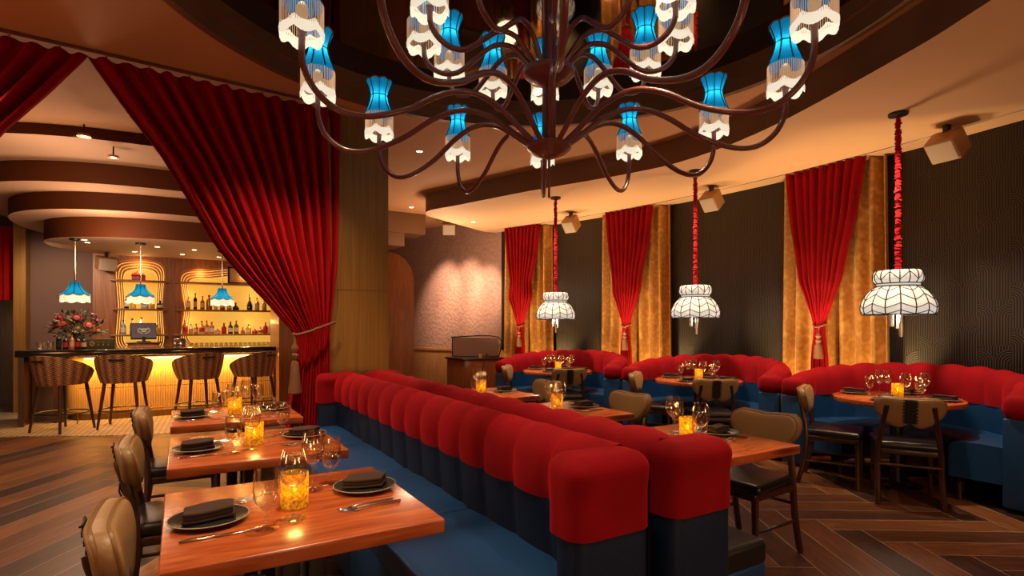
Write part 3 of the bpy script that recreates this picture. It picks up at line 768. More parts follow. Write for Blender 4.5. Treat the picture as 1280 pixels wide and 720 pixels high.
mb.build('stems',pm('brown stems',(.10,.045,.02),.6),fl)
FM={'red':pm('scarlet petals',(.26,.004,.007),.6),'orange':pm('orange petals',(.27,.04,.008),.6),'maroon':pm('maroon petals',(.10,.004,.012),.6),'peach':pm('peach petals',(.25,.07,.025),.6),'olive':pm('yellow green buds',(.25,.19,.03),.6)}
def bloom(c,r,col,name='flower'):
    mb=MB(); d=Vector((c[0],c[1]-.3,c[2]-.05)).normalized(); q=d.to_track_quat('Z','Y').to_matrix().to_4x4(); Mx=Matrix.Translation(c)@q
    mb.lathe([(0,-.3*r),(r*.5,-.2*r),(r*.55,.2*r),(0,.4*r)],10,M=Mx)
    for ringn,(rr,tz,nP) in enumerate(((.95,.05,9),(.65,.32,7))):
        for k in range(nP):
            a=2*PI*k/nP+ringn*.4
            p0=Vector((math.cos(a)*.2*r,math.sin(a)*.2*r,0)); p1=Vector((math.cos(a)*rr*r,math.sin(a)*rr*r,tz*r+.15*r)); tv=Vector((-math.sin(a),math.cos(a),0))*r*.32
            pm_=(p0+p1)/2+Vector((0,0,-.1*r))
            mb.add([p0,pm_-tv,p1,pm_+tv,pm_+Vector((0,0,.1*r))],[(0,1,4),(1,2,4),(2,3,4),(3,0,4),(0,3,2,1)],Mx)
    o=mb.build(name,FM[col],fl); o['label']={'red':'scarlet','orange':'orange','maroon':'maroon','peach':'peach','olive':'yellow green'}[col]+' bloom'
for c,r,col in [((.03,-.22,.44),.085,'red'),((-.12,-.24,.36),.08,'orange'),((.17,-.22,.34),.085,'orange'),((-.22,-.15,.33),.07,'maroon'),((.24,-.1,.42),.07,'maroon'),
                ((.27,-.14,.26),.06,'peach'),((.05,-.27,.30),.05,'olive'),((-.05,-.26,.20),.05,'olive'),((-.18,-.12,.45),.065,'red'),((.2,-.05,.5),.06,'maroon')]: bloom(c,r,col)

# ------------------------------------------------------------------ bar stools
def make_stool():
    t=thing('bar_stool','','stool')
    mb=MB(); mb.lathe([(0,.62),(.20,.62),(.245,.635),(.255,.67),(.235,.70),(.12,.715),(0,.715)],32); mb.build('seat',M['leather_tan'],t)
    # barrel shell: tall at the back (-y), falling to the arms
    def shell(r_in,r_out):
        inn=[];out=[]
        A=math.radians(128); n=40
        for k in range(n+1):
            a=-PI/2+lerp(-A,A,k/n); q=abs(k/n*2-1)
            top=.985-.215*q**2; bot=.60+.01*q
            ci=[];co=[]
            for j in range(9):
                v=j/8; z=lerp(bot,top,v); fl_=.035*v - .035*(1-v)**2
                ci.append((math.cos(a)*(r_in+fl_),math.sin(a)*(r_in+fl_),z)); co.append((math.cos(a)*(r_out+fl_),math.sin(a)*(r_out+fl_),z))
            inn.append(ci); out.append(co)
        V=[p for c in inn for p in c]+[p for c in out for p in c]; N=len(inn)*9; F=[]
        for i in range(n):
            for j in range(8):
                a_=i*9+j; F.append((a_,a_+1,a_+10,a_+9)); F.append((N+a_,N+a_+9,N+a_+10,N+a_+1))
            F.append((i*9+8,N+i*9+8,N+i*9+17,i*9+17)); F.append((i*9,i*9+9,N+i*9+9,N+i*9))
        for i in (0,n):
            for j in range(8):
                a_=i*9+j; F.append((a_,N+a_,N+a_+1,a_+1))
        return V,F
    V,F=shell(.262,.300); mb=MB(); mb.add(V,F); mb.build('backrest',M['weave'],t)
    mb=MB(); rows=[]
    for z in (.905,.925):
        rows.append([(math.cos(a)*.333,math.sin(a)*.333,z) for a in [-PI/2+lerp(-.26,.26,k/10) for k in range(11)]])
    mb.grid(rows); mb.tube([(math.cos(a)*.330,math.sin(a)*.330,.915) for a in [-PI/2+lerp(-.26,.26,k/10) for k in range(11)]],.012,6); mb.build('handle',M['lace'],t)
    for sx,sy in ((1,1),(1,-1),(-1,1),(-1,-1)):
        mb=MB(); mb.cyl((sx*.17,sy*.17,.63),(sx*.235,sy*.235,.0),.024,.015,10); mb.build('leg',M['dark_wood'],t)
    mb=MB(); mb.tube([(math.cos(2*PI*k/28)*.285,math.sin(2*PI*k/28)*.285,.235) for k in range(28)],.010,6,closed=True); mb.build('foot_ring',M['black'],t)
    return t
st=make_stool()
SL=[(-1.29,9.22,-math.radians(42),'woven barrel bar stool in front of the bottles and flowers'),(-.63,9.2,-math.radians(12),'woven barrel bar stool in front of the till monitor'),
    (.25,9.25,math.radians(22),'woven barrel bar stool in front of the upturned tumblers'),(.98,9.3,math.radians(44),'woven barrel bar stool beside the walnut post, turned aside')]
for i,(x,y,rz,lab) in enumerate(SL):
    if i==0: st.location=(x,y,.006); st.rotation_euler=(0,0,rz); st['label']=lab; st['group']='bar stools along the bar'
    else: dup(st,(x,y,.006),rz,lab)

# ------------------------------------------------------------------ fringed bar pendants
def scallop_r(nl,depth): return lambda a,z: 1
def make_bar_pendant():
    t=thing('pendant_lamp','','lamp')
    mb=MB(); mb.lathe([(0,2.60),(.07,2.60),(.07,2.575),(.02,2.565),(0,2.565)],20); mb.build('canopy',M['black'],t)
    mb=MB(); mb.cyl((0,0,1.98),(0,0,2.57),.009,seg=10); mb.build('rod',M['steel'],t)
    seg=48; nl=8; rows=[]
    for v in range(13):
        q=v/12; row=[]
        for k in range(seg):
            a=2*PI*k/seg; u=abs(math.sin(a*nl/2))
            r=.062+.112*q**1.9; r*=1-.06*(1-u)
            z=1.985-.165*q**.85 - (.022*u*q**3)
            row.append((math.cos(a)*r,math.sin(a)*r,z))
        rows.append(row)
    mb=MB(); mb.grid(rows,closed=True); mb.add([rows[0][k] for k in range(seg)],[tuple(range(seg))]); sh=mb.build('lamp_shade',M['blue_shade'],t)
    mb=MB()
    for k in range(nl):
        i=int(k*seg/nl); mb.tube([Vector(r[i])*1 for r in rows],.005,5)
    mb.build('rib',M['rib'],sh)
    mb=MB(); top=rows[-1]; r2=[];r3=[]
    for k in range(seg):
        x,y,z=top[k]; r2.append((x*1.0,y*1.0,z-.005)); r3.append((x*1.02,y*1.02,z-.10))
    r_mid=[(lerp(a[0],b[0],.5)*(1.012 if k%2 else .985),lerp(a[1],b[1],.5)*(1.012 if k%2 else .985),lerp(a[2],b[2],.5)) for k,(a,b) in enumerate(zip(r2,r3))]
    mb.grid([r2,r_mid,r3],closed=True); mb.build('fringe',M['bar_fringe'],sh)
    mb=MB(); mb.tube(r2,.006,5,closed=True); mb.build('braid',M['trim_braid'],sh)
    return t
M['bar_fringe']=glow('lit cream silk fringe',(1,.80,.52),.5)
bp_=make_bar_pendant()
for i,(x,y,lab) in enumerate([(-1.25,9.92,'blue fringed pendant lamp hanging over the flower arrangement'),(-.48,9.95,'blue fringed pendant lamp in front of the narrow niche'),(.62,10.3,'blue fringed pendant lamp in front of the wide niche')]):
    if i==0: bp_.location=(x,y,0); bp_['label']=lab; bp_['group']='blue fringed pendants over the bar'
    else: dup(bp_,(x,y,0),0,lab)

# ------------------------------------------------------------------ curtains
def drape(name,tabL,tabR,zt,zb,nf,y_of,amp,mat,label,parent_t=None,thick=.012,nz=46,per=12,frame=None,ampz=None,obj_parent=None,seed=0):
    """sheet hung between left/right edge tables (z -> u); folds follow the gathering"""
    rows=[]; rd=random.Random(seed); phs=[rd.uniform(-.5,.5) for _ in range(nf+2)]
    for i in range(nz+1):
        z=lerp(zt,zb,i/nz); row=[]; l=interp(tabL,z); r=interp(tabR,z)
        a=amp*(ampz(z) if ampz else 1)
        for k in range(nf*per+1):
            s=k/(nf*per); c=s*nf; f=int(min(nf-1,c)); ph=lerp(phs[f],phs[f+1],c-f)
            w=math.sin(2*PI*c+ph); w=math.copysign(abs(w)**.75,w)
            u=lerp(l,r,s); v=a*w*(1+.3*math.sin(c*2.1+ph))
            row.append(frame(u,v,z) if frame else (u,y_of(u)+v,z))
        rows.append(row)
    mb=MB(); mb.slab(rows,(0,0,0)) if False else mb.grid(rows)
    o=mb.build(name,mat,obj_parent,recalc=False,ang=80)
    s=o.modifiers.new('cloth','SOLIDIFY'); s.thickness=thick; s.offset=0
    return o
def ytr(x): return 5.5-.075*(1.35-x)
def rtab(f): return sorted(f)
# big curtain beside the pillar
edgeL=sorted([(3.45,-.60),(3.1,-.36),(2.76,-.11),(2.40,.09),(2.06,.28),(1.80,.49),(1.617,.66),(1.45,.80),(1.30,.93),(1.2,.935),(.9,.905),(.4,.86),(0.02,.84)])
edgeR=sorted([(3.45,1.36),(2.0,1.33),(1.3,1.25),(.9,1.25),(.02,1.26)])
bigc=thing('curtain','red velvet curtain tied back beside the brass pillar','curtain',(0,0,0),group='velvet curtains on the ceiling track')
az=lambda z: lerp(1.0,.45,max(0,min(1,(z-3.2)/.24))) if z>1.6 else lerp(.55,.85,max(0,min(1,(z-1.3)/.3)))
drape('drape',edgeL,edgeR,3.455,.02,14,lambda u:ytr(u)+.03,.072,M['curtain'],'',ampz=az,obj_parent=bigc,seed=2)
# rope and tassel
mb=MB(); mb.tube(spl([(1.29,5.44,1.40),(1.16,5.36,1.36),(1.02,5.32,1.31),(.92,5.31,1.285),(.905,5.40,1.29),(.95,5.55,1.30)],6),.014,8); rp=mb.build('tie_rope',M['tassel'],bigc)
mb=MB(); mb.lathe([(0,1.28),(.014,1.27),(.014,1.20),(.03,1.18),(.034,1.15),(.02,1.12),(.034,1.10),(.03,1.07),(.02,1.05)],14,c=(.905,5.33,0)); mb.build('tassel_head',M['tassel'],rp)
mb=MB(); mb.lathe([(.02,1.055),(.034,1.02),(.042,.92),(.060,.76),(.052,.752),(0,.80)],40,c=(.905,5.33,0),rf=lambda a,z:1+.10*math.sin(a*20)); mb.build('tassel_skirt',M['tassel'],rp)
# its partner to the other side of the opening (mirror image)
mir=lambda t:sorted([(z,-1.20-x) for z,x in t])
bc2=thing('curtain','red velvet curtain on the far side of the bar opening, drawn towards the doorway','curtain',(0,0,0),group='velvet curtains on the ceiling track')
drape('drape',mir(edgeR),mir(edgeL),3.455,.02,14,lambda u:ytr(u)+.03,.072,M['curtain'],'',ampz=az,obj_parent=bc2,seed=5)
mb=MB(); mb.tube(spl([(-2.49,5.16,1.40),(-2.3,5.1,1.33),(-2.12,5.1,1.29),(-2.10,5.2,1.29)],6),.014,8); mb.build('tie_rope',M['tassel'],bc2)
trk=thing('curtain_track','thin brown curtain track fixed under the ceiling','track',(0,0,0))
mb=MB(); mb.tube([(x,ytr(x)-.055,3.466) for x in (-4,-2,0,1.36)],.014,6); mb.build('rail',M['iron'],trk)
for x in [-3+.28*k for k in range(16)]:
    mb=MB(); mb.cyl((x,ytr(x)-.055,3.462),(x,ytr(x)-.055,3.44),.008,seg=6); mb.build('glider',M['steel'],trk)

# window drapery on the curved wall
def wallframe(yc,off):
    def fr(u,v,z):
        y=yc-u; n=wn(y); return (wx(y)+n.x*(off+v),y+n.y*(off+v),z)   # u grows towards smaller y (to the viewer's right)
    return fr
WIN=[(8.74,.50,.40,'by the rose wall'),(6.60,.60,.44,'behind the middle booth'),(3.60,.60,.46,'between the two nearer booths')]
WIN=[(8.74,.50,.38,'nearest the rose wall'),(6.58,.62,.44,'in the middle of the wallpapered wall'),(3.62,.60,.46,'beside the third booth from the rose wall')]
for i,(yc,hw,hr,where) in enumerate(WIN):
    g=thing('gold_curtain',f'gold brocade curtain behind the red drape {where}','curtain',(0,0,0),group='gold brocade curtains')
    drape('panel',[(0,-hw-.02),(3.2,-hw+.02)],[(0,hw+.02),(3.2,hw-.02)],3.19,.02,7,None,.062,M['gold'],'',frame=wallframe(yc,.10),obj_parent=g,seed=10+i)
    r=thing('curtain',f'red velvet tied drape {where}','curtain',(0,0,0),group='red drapes over gold curtains')
    c0=-.05
    tl=sorted([(3.19,-hr),(2.6,-hr+.06),(2.2,-hr+.13),(1.9,c0-.24),(1.65,c0-.15),(1.45,c0-.075),(1.36,c0-.055),(1.25,c0-.06),(1.0,c0-.09),(.02,c0-.12)])
    tr=sorted([(3.19,hr),(2.6,hr-.09),(2.2,hr-.20),(1.9,c0+.25),(1.65,c0+.15),(1.45,c0+.075),(1.36,c0+.055),(1.25,c0+.06),(1.0,c0+.09),(.02,c0+.12)])
    drape('drape',tl,tr,3.19,.02,9,None,.035,M['curtain'],'',frame=wallframe(yc,.275),obj_parent=r,ampz=lambda z: 1 if z>1.8 else .6,seed=20+i)
    fr=wallframe(yc,.275)
    mb=MB(); mb.tube([fr(c0+.075*math.cos(a),.05*math.sin(a),1.37+.02*math.cos(2*a)) for a in [2*PI*k/16 for k in range(16)]],.010,6,closed=True)
    mb.tube([fr(c0+.03,.06,1.37),fr(c0+.03,.07,1.28)],.006,6); rp=mb.build('tie_rope',M['tassel'],r)
    p=fr(c0+.03,.075,0)
    mb=MB(); mb.lathe([(0,1.30),(.02,1.28),(.03,1.25),(.018,1.22),(.032,1.20),(.026,1.17)],12,c=(p[0],p[1],0)); mb.lathe([(.026,1.17),(.04,1.14),(.052,1.0),(.048,.99),(0,1.02)],30,c=(p[0],p[1],0),rf=lambda a,z:1+.06*math.sin(a*15)); mb.build('tassel',M['tassel'],rp)

# ------------------------------------------------------------------ back-to-back banquette
XC=1.465
def back_profile():
    low=[(.222,.42),(.228,.50),(.236,.60),(.243,.695)]
    up=[(.243,.69),(.250,.76),(.246,.83),(.228,.885),(.195,.925),(.15,.944),(.10,.938),(.06,.908),(.038,.85),(.034,.70)]
    return low,up
def make_banquette(sgn,label,seat_front,ystart):
    """sgn -1: seat towards -x. local u is the distance from the spine"""
    t=thing('banquette',label,'banquette',(XC,1.4,0),group='back to back banquettes')
    def P(u,y,z): return (sgn*u,y,z)
    low,up=back_profile()
    y0,y1=.12,3.80; nch=14; per=10
    def chan(prof,closed_back,name,mat,amp):
        rows=[]; n=len(prof)
        for k in range(nch*per+1):
            q=k/per; t_=q-int(q) if k<nch*per else 0
            b=amp*(max(0,math.sin(PI*t_)))**.5-amp*.5
            row=[]
            for i,(u,z) in enumerate(prof):
                a=prof[max(0,i-1)]; c=prof[min(n-1,i+1)]; tx,tz=c[0]-a[0],c[1]-a[1]; l=math.hypot(tx,tz); nx,nz=tz/l,-tx/l
                if nx<-.3 : nx,nz=nx*0,nz*0
                row.append(P(u+nx*b,lerp(y0,y1,q/nch),z+nz*b))
            rows.append(row)
        mb=MB(); mb.grid(rows); o=mb.build(name,mat,t,recalc=True,ang=70); return o
    chan(low,False,'lower_backrest',M['leather_navy'],.016)
    chan(up,True,'upper_backrest',M['velvet'],.028)
    mb=MB(); mb.box(*P(.034,y0,.02),*P(.20,y1,.86)); mb.build('back_frame',M['leather_black'],t,smooth=False)
    # end wings
    for ya,yb,nm in ((0.0,.16,'end_wing'),(3.76,3.90,'end_wing')):
        f=lambda p: Vector((p.x,p.y,p.z))
        mb=MB(); mb.rbox(*P(.048,ya+.004,.02),*P(.387,yb-.004,.75),.068,5); w=mb.build(nm,M['leather_navy'],t)
        mb=MB(); mb.rbox(*P(.045,ya-.002,.595),*P(.392,yb+.03,.932),.070,7,mid=6,fn=lambda p:(p.x,p.y-.012*max(0,min(1,(p.z-.80)/.08))*(1 if p.y<(ya+yb)/2 else -1),max(p.z,.667))); mb.build('wing_cap',M['velvet'],w)
    # seat base and cushions
    mb=MB(); mb.rbox(*P(.2,ystart,.05),*P(seat_front-.012,3.77,.37),.02,2); mb.build('seat_base',M['leather_blue'],t)
    ys=[ystart,1.08,2.0,2.92,3.77]
    for a,b_ in zip(ys,ys[1:]):
        mb=MB(); mb.rbox(*P(.205,a+.002,.355),*P(seat_front,b_-.002,.462),.028,4,mid=4,fn=lambda p:(p.x,p.y,p.z+.010*max(0,1-((p.y-(a+b_)/2)/((b_-a)/2))**2) if p.z>.43 else p.z))
        mb.build('seat_cushion',M['leather_blue'] if sgn<0 else M['leather_black'],t)
    return t
make_banquette(-1,'long red and blue channelled banquette facing the bar','XX' and .735,.14)
make_banquette(1,'long red and blue channelled banquette facing the window booths',.675,.06)
for o in bpy.data.objects:
    if o.name.startswith('banquette'): pass

# ------------------------------------------------------------------ square tables
def make_table():
    t=thing('dining_table','','table')
    h=.383
    mb=MB(); mb.rbox(-h,-h,.705,h,h,.75,.006,2); mb.build('table_top',M['table'],t)
    for x in (-.022,.062):
        mb=MB(); mb.rbox(x-.031,-.05,.03,x+.031,.05,.705,.006,2); mb.build('post',M['black'],t)
    mb=MB(); mb.rbox(-.25,-.25,.68,.25,.25,.705,.006,2); mb.build('top_plate',M['black'],t)
    mb=MB(); mb.rbox(-.12,-.12,.003,.16,.12,.03,.01,2); mb.build('foot_plate',M['black'],t)
    return t
TN={'L1':'bar-side front table','L2':'bar-side middle table','L3':'bar-side end table','R1':'window-side front table','R2':'window-side middle table','R3':'window-side end table',
    'B1':'first booth table','B2':'second booth table','B3':'third booth table'}
TP={'L1':(.34,2.0),'L2':(.34,3.16),'L3':(.34,4.32),'R1':(2.352,2.07),'R2':(2.352,3.28),'R3':(2.352,4.46)}
TL={'L1':'square cherry wood table first from the camera end, bar side of banquette','L2':'square cherry wood table second along the bar side of the banquette','L3':'square cherry wood table third along the bar side, beside the tied curtain',
    'R1':'square cherry wood table first along the window side of the banquette','R2':'square cherry wood table second along the window side of the banquette','R3':'square cherry wood table third along the window side, towards the rose wall'}
tb=None
for k,(x,y) in TP.items():
    if tb is None: tb=make_table(); tb.location=(x,y,.003); tb['label']=TL[k]; tb['group']='square tables along the banquette'
    else: dup(tb,(x,y,.003),0 if k[0]=='L' else PI,TL[k])

# ------------------------------------------------------------------ dining chairs (local: faces +x, origin under seat centre)
def make_chair():
    t=thing('dining_chair','','chair')
    mb=MB(); mb.rbox(-.20,-.215,.415,.215,.215,.475,.03,4,mid=3,fn=lambda p:(p.x,p.y*(1+.08*p.x/.2),p.z+(.012*(1-(p.x/.2)**2)*(1-(p.y/.22)**2) if p.z>.45 else 0))); mb.build('seat',M['leather_black'],t)
    mb=MB(); mb.rbox(-.195,-.205,.375,.205,.205,.42,.012,2); mb.build('seat_frame',M['dark_wood'],t)
    for s in (-1,1):
        mb=MB(); mb.tube([(.185,s*.19,.40),(.188,s*.193,.2),(.192,s*.197,0)],[.021,.018,.014],8); mb.build('leg',M['dark_wood'],t)
        mb=MB(); mb.tube(spl([(-.255,s*.205,0),(-.205,s*.20,.22),(-.19,s*.195,.42),(-.215,s*.17,.60),(-.262,s*.145,.76)],5),[.015]+[.020]*14+[.019]*5+[.016],8); mb.build('leg',M['dark_wood'],t)
        mb=MB(); mb.cyl((.185,s*.195,.20),(-.205,s*.20,.20),.010,seg=8); mb.build('stretcher',M['dark_wood'],t)
    mb=MB(); mb.cyl((-.205,-.2,.30),(-.205,.2,.30),.011,seg=8); mb.build('stretcher',M['dark_wood'],t)
    # butterfly backrest: two lobes joined at the middle
    N=44; outl=[]
    half=[(0,.214),(.06,.217),(.13,.222),(.19,.222),(.228,.196),(.238,.155),(.222,.105),(.185,.06),(.135,.022),(.085,.002),(.05,.004),(.022,.022),(0,.03)]
    hs=spl([(a,b_,0) for a,b_ in half],4)
    ptsR=[(p.x,p.y) for p in hs]; ptsL=[(-p.x,p.y) for p in reversed(hs)][1:-1]
    ol=ptsR+ptsL
    def B(yv,zv,off):   # bend round the sitter and rake backwards
        x=-.235-.20*zv*.9+.5*yv*yv+off
        return (x,yv*.94,.597+zv)
    n=len(ol); cy,cz=0,.12
    front=.046; V=[];F=[]
    ringsF=[(.985,-.002),(1.0,.010),(1.0,.026),(.985,.042),(.945,.054),(.88,.060),(.6,.064),(.25,.065)]
    rings=[]
    for sc_,off in ringsF:
        rings.append([B(cy+(y-cy)*sc_,cz+(z-cz)*sc_,off) for y,z in ol])
    back=[[B(cy+(y-cy)*sc_,cz+(z-cz)*sc_,off) for y,z in ol] for sc_,off in ((.97,-.008),(.9,-.012),(.5,-.012),(.2,-.012))]
    mb=MB(); allr=list(reversed(back))+rings
    mb.grid(allr,closed=True)
    c1=B(cy,cz,.065); c2=B(cy,cz,-.012)
    mb.add([c1]+rings[-1],[(0,1+k,1+(k+1)%n) for k in range(n)]); mb.add([c2]+back[-1],[(0,1+(k+1)%n,1+k) for k in range(n)])
    br=mb.build('backrest',M['leather_tan'],t,ang=60)
    mb=MB(); mb.tube([B(cy+(y-cy)*.985,cz+(z-cz)*.985,.046) for y,z in ol],.005,5,closed=True); mb.tube([B(y,z,.004) for y,z in ol],.006,5,closed=True); mb.build('piping',M['leather_trim'],br)
    # lacing down the middle of the back
    mb=MB(); rows=[]
    for z in (.03,.08,.13,.18,.213): rows.append([B(y,z,-.017) for y in (-.038,-.02,0,.02,.038)])
    mb.slab(rows,(.004,0,0))
    for k in range(7):
        z=.035+.026*k; mb.tube([B(-.05,z,-.018),B(.05,z+.02,-.019)],.0038,5); mb.tube([B(.05,z,-.017),B(-.05,z+.02,-.019)],.0038,5)
    for s in (-1,1): mb.tube([B(0,.03,-.022),B(s*.03,0,-.03),B(s*.045,-.04,-.022)],.004,5)
    mb.build('lacing',M['lace'],br)
    return t
ch=make_chair()
def place_chair(x,y,rz,lab,grp,first=[True]):
    if first[0]:
        first[0]=False; ch.location=(x,y,.003); ch.rotation_euler=(0,0,rz); ch['label']=lab; ch['group']=grp; return ch
    return dup(ch,(x,y,.003),rz,lab,grp)
g='chairs at the square tables'
place_chair(.06,1.96,0,'tan backed dining chair at the bar-side front table',g)
place_chair(.03,3.16,0,'tan backed dining chair at the bar-side middle table',g)
place_chair(.03,4.30,0,'tan backed dining chair at the bar-side end table',g)
place_chair(2.94,2.17,PI+.05,'tan backed dining chair with black seat at the window-side front table',g)
place_chair(2.92,3.38,PI,'tan backed dining chair at the window-side middle table',g)
place_chair(2.92,4.56,PI,'tan backed dining chair at the window-side end table',g)

# ------------------------------------------------------------------ booths
BT={'B1':(4.51,6.30,math.radians(26)),'B2':(5.11,4.38,math.radians(12)),'B3':(5.28,2.40,math.radians(2))}
def make_booth(label,loc,rz):
    t=thing('booth',label,'booth',loc,rz,'curved booths along the window wall')
    # path: straight run, half circle, straight run; s from -1 to 1
    Rb=.75; ext=.10; arc=PI*Rb; tot=arc+2*ext
    def path(s,off):
        R=Rb+off
        q=s*tot
        if q<ext: return Vector((-ext+q,R)),Vector((0,1))
        if q>ext+arc: return Vector((-(q-ext-arc),-R)),Vector((0,-1))
        a=PI/2-(q-ext)/Rb; return Vector((R*math.cos(a),R*math.sin(a))),Vector((math.cos(a),math.sin(a)))
    nch=12; per=10
    def top(s): return .845+.155*max(0,math.sin(PI*s))**.55
    def strip(fn_prof,name,mat,amp):
        rows=[]
        for k in range(nch*per+1):
            q=k/per; tt=q-int(q) if k<nch*per else 0; s=k/(nch*per)
            b=amp*(max(0,math.sin(PI*tt)))**.6-amp*.5
            prof=fn_prof(s); n=len(prof); row=[]
            for i,(o_,z) in enumerate(prof):
                a=prof[max(0,i-1)]; c=prof[min(n-1,i+1)]; tx,tz=c[0]-a[0],c[1]-a[1]; l=math.hypot(tx,tz); nx,nz=-tz/l,tx/l
                if nx>.3: nx=nz=0
                p,_=path(s,o_+nx*b); row.append((p.x,p.y,z+nz*b))
            rows.append(row)
        mb=MB(); mb.grid(rows); return mb.build(name,mat,t,ang=70)
    def lowp(s): return [(.02,.42),(.012,.5),(.004,.6),(-.004,.70)]
    def upp(s):
        h=top(s); return [(-.004,.69),(-.008,lerp(.69,h,.35)),(-.004,lerp(.69,h,.6)),(.012,lerp(.69,h,.83)),(.05,lerp(.69,h,.965)),(.10,h),(.16,h-.012),(.20,h-.05),(.215,h-.11),(.215,.69)]
    strip(lowp,'lower_backrest',M['leather_blue'],.014); strip(upp,'upper_backrest',M['velvet'],.027)
    rows=[]
    for k in range(61):
        s=k/60; rows.append([(*path(s,.205)[0],.03),(*path(s,.205)[0],.72)])
    mb=MB(); mb.grid(rows); mb.build('back_shell',M['leather_blue'],t)
    for s,sg_ in ((0,1),(1,-1)):
        p0,_=path(s,-.01); p1,_=path(s,.212)
        y0,y1=sorted((p0.y,p1.y))
        mb=MB(); mb.rbox(p0.x-.03,y0,.03,p0.x+.02,y1,.69,.02,3); w=mb.build('end_panel',M['leather_blue'],t)
        mb=MB(); mb.rbox(p0.x-.05,y0-.015,.685,p0.x+.05,y1+.008,.86,.07,5); mb.build('end_cap',M['velvet'],w)
    # seat
    prof=[(.03,.40),(.03,.462),(-.14,.470),(-.28,.466),(-.325,.452),(-.345,.42),(-.345,.19),(.0,.19)]
    rows=[]
    for k in range(49):
        s=k/48; rows.append([(*path(s,o_)[0],z) for o_,z in prof])
    mb=MB(); mb.grid(rows); mb.add(rows[0],[tuple(range(len(prof)))]); mb.add(rows[-1],[tuple(range(len(prof)))]); mb.build('seat',M['leather_blue'],t,ang=50)
    rows=[]
    for k in range(41):
        s=k/40; rows.append([(*path(s,o_)[0],z) for o_,z in ((-.33,.13),(-.33,.19),(-.29,.19),(-.29,.13),(-.33,.13))])
    mb=MB(); mb.grid(rows); mb.build('base_rail',M['dark_wood'],t,ang=30)
    for s in (.03,.2,.4,.6,.8,.97):
        p,_=path(s,-.30); mb=MB(); mb.cyl((p.x,p.y,.003),(p.x,p.y,.14),.02,seg=10); mb.build('leg',M['dark_wood'],t)
        p,_=path(s,.15); mb=MB(); mb.cyl((p.x,p.y,.003),(p.x,p.y,.2),.02,seg=10); mb.build('leg',M['dark_wood'],t)
    return t
BL={'B1':'curved red and blue booth closest to the rose wall','B2':'curved red and blue booth in the middle of the three','B3':'curved red and blue booth third from the rose wall'}
def make_round():
    t=thing('round_table','','table')
    mb=MB(); mb.lathe([(0,.705),(.465,.705),(.478,.712),(.48,.728),(.476,.745),(.468,.75),(0,.75)],56); mb.build('table_top',M['table'],t)
    mb=MB(); mb.lathe([(0,.03),(.05,.03),(.045,.66),(.16,.69),(.16,.705),(0,.705)],20); mb.build('pedestal',M['black'],t)
    for k in range(4):
        a=k*PI/2; mb=MB(); mb.rbox(0,-.03,.003,.19,.03,.04,.012,2,M=Matrix.Rotation(a,4,'Z')); mb.build('foot',M['black'],t)
    return t
rt=None
for k,(x,y,rz) in BT.items():
    make_booth(BL[k],(x,y,0),rz)
    lab={'B1':'round wooden table in the booth closest to the rose wall','B2':'round wooden table in the middle booth','B3':'round wooden table in the booth third from the rose wall'}[k]
    if rt is None: rt=make_round(); rt.location=(x,y,.003); rt.rotation_euler=(0,0,rz); rt['label']=lab; rt['group']='round booth tables'
    else: dup(rt,(x,y,.003),rz,lab)
g='chairs at the booths'
for k,(ax,ay,fx,fy) in {'B3':(-.365,-.225,.85,.52),'B2':(-.275,-.395,.6,.8),'B1':(-.14,-.385,.42,.907)}.items():
    x,y,rz=BT[k]; n_={'B1':'first','B2':'second','B3':'third'}[k]
    place_chair(x+ax,y+ay,math.atan2(fy,fx),f'laced tan dining chair, back to the square tables, {n_} booth from the rose wall',g)
    c_,s_=math.cos(rz),math.sin(rz); lx,ly=-.345,.345
    place_chair(x+lx*c_-ly*s_,y+lx*s_+ly*c_,rz-PI/2+.38,f'laced tan dining chair turned side on by the arm, {n_} booth from rose wall',g)

# ------------------------------------------------------------------ table settings
ZT=.753
def make_plate():
    mb=MB(); mb.lathe([(0,.006),(.078,.006),(.10,.010),(.112,.015),(.114,.017),(.109,.017),(.083,.009),(0,.009)],40)
    o=mb.build('plate',M['plate']); tag(o,'','plate')
    mb=MB(); mb.tube([(.1125*math.cos(2*PI*k/40),.1125*math.sin(2*PI*k/40),.0165) for k in range(40)],.0017,5,closed=True); mb.build('rim',M['plate_rim'],o)
    mb=MB(); mb.lathe([(0,0),(.06,0),(.06,.006),(0,.006)],24); mb.build('foot',M['plate'],o)
    return o
def make_napkin():
    mb=MB()
    for k in range(3):
        z=.014+.0125*k; s=(1,.95,.97)[k]
        mb.rbox(-.085*s,-.05*s,z,.085*s,.05*s,z+.0145,.0072,4,mid=6,fn=lambda p:(p.x+.008*math.sin(p.y*30),p.y+.004*math.sin(p.x*34),p.z+.004*math.sin(p.x*21+p.y*30)*(1 if p.z>.02 else 0)))
    o=mb.build('napkin',M['napkin']); tag(o,'','napkin'); o.scale=(.86,.86,.9); return o
def make_knife():
    mb=MB(); mb.rbox(-.11,-.007,0,-.01,.007,.007,.003,2); mb.rbox(-.012,-.008,.001,.10,.007,.0035,.0012,2,fn=lambda p:(p.x,p.y*(1-.5*max(0,(p.x-.06)/.04)),p.z))
    o=mb.build('knife',M['steel']); tag(o,'','cutlery'); return o
def make_fork():
    mb=MB(); mb.tube([(-.10,0,.003),(-.03,0,.006),(.03,0,.009),(.05,0,.006)],[.005,.004,.003,.004],6); mb.rbox(.045,-.011,.002,.065,.011,.006,.002,2)
    for y in (-.009,-.003,.003,.009): mb.tube([(.06,y,.004),(.08,y,.003),(.10,y,.007)],.0014,4)
    o=mb.build('fork',M['steel']); tag(o,'','cutlery'); return o
def glass_prof(pts,th=.0012): 
    return pts
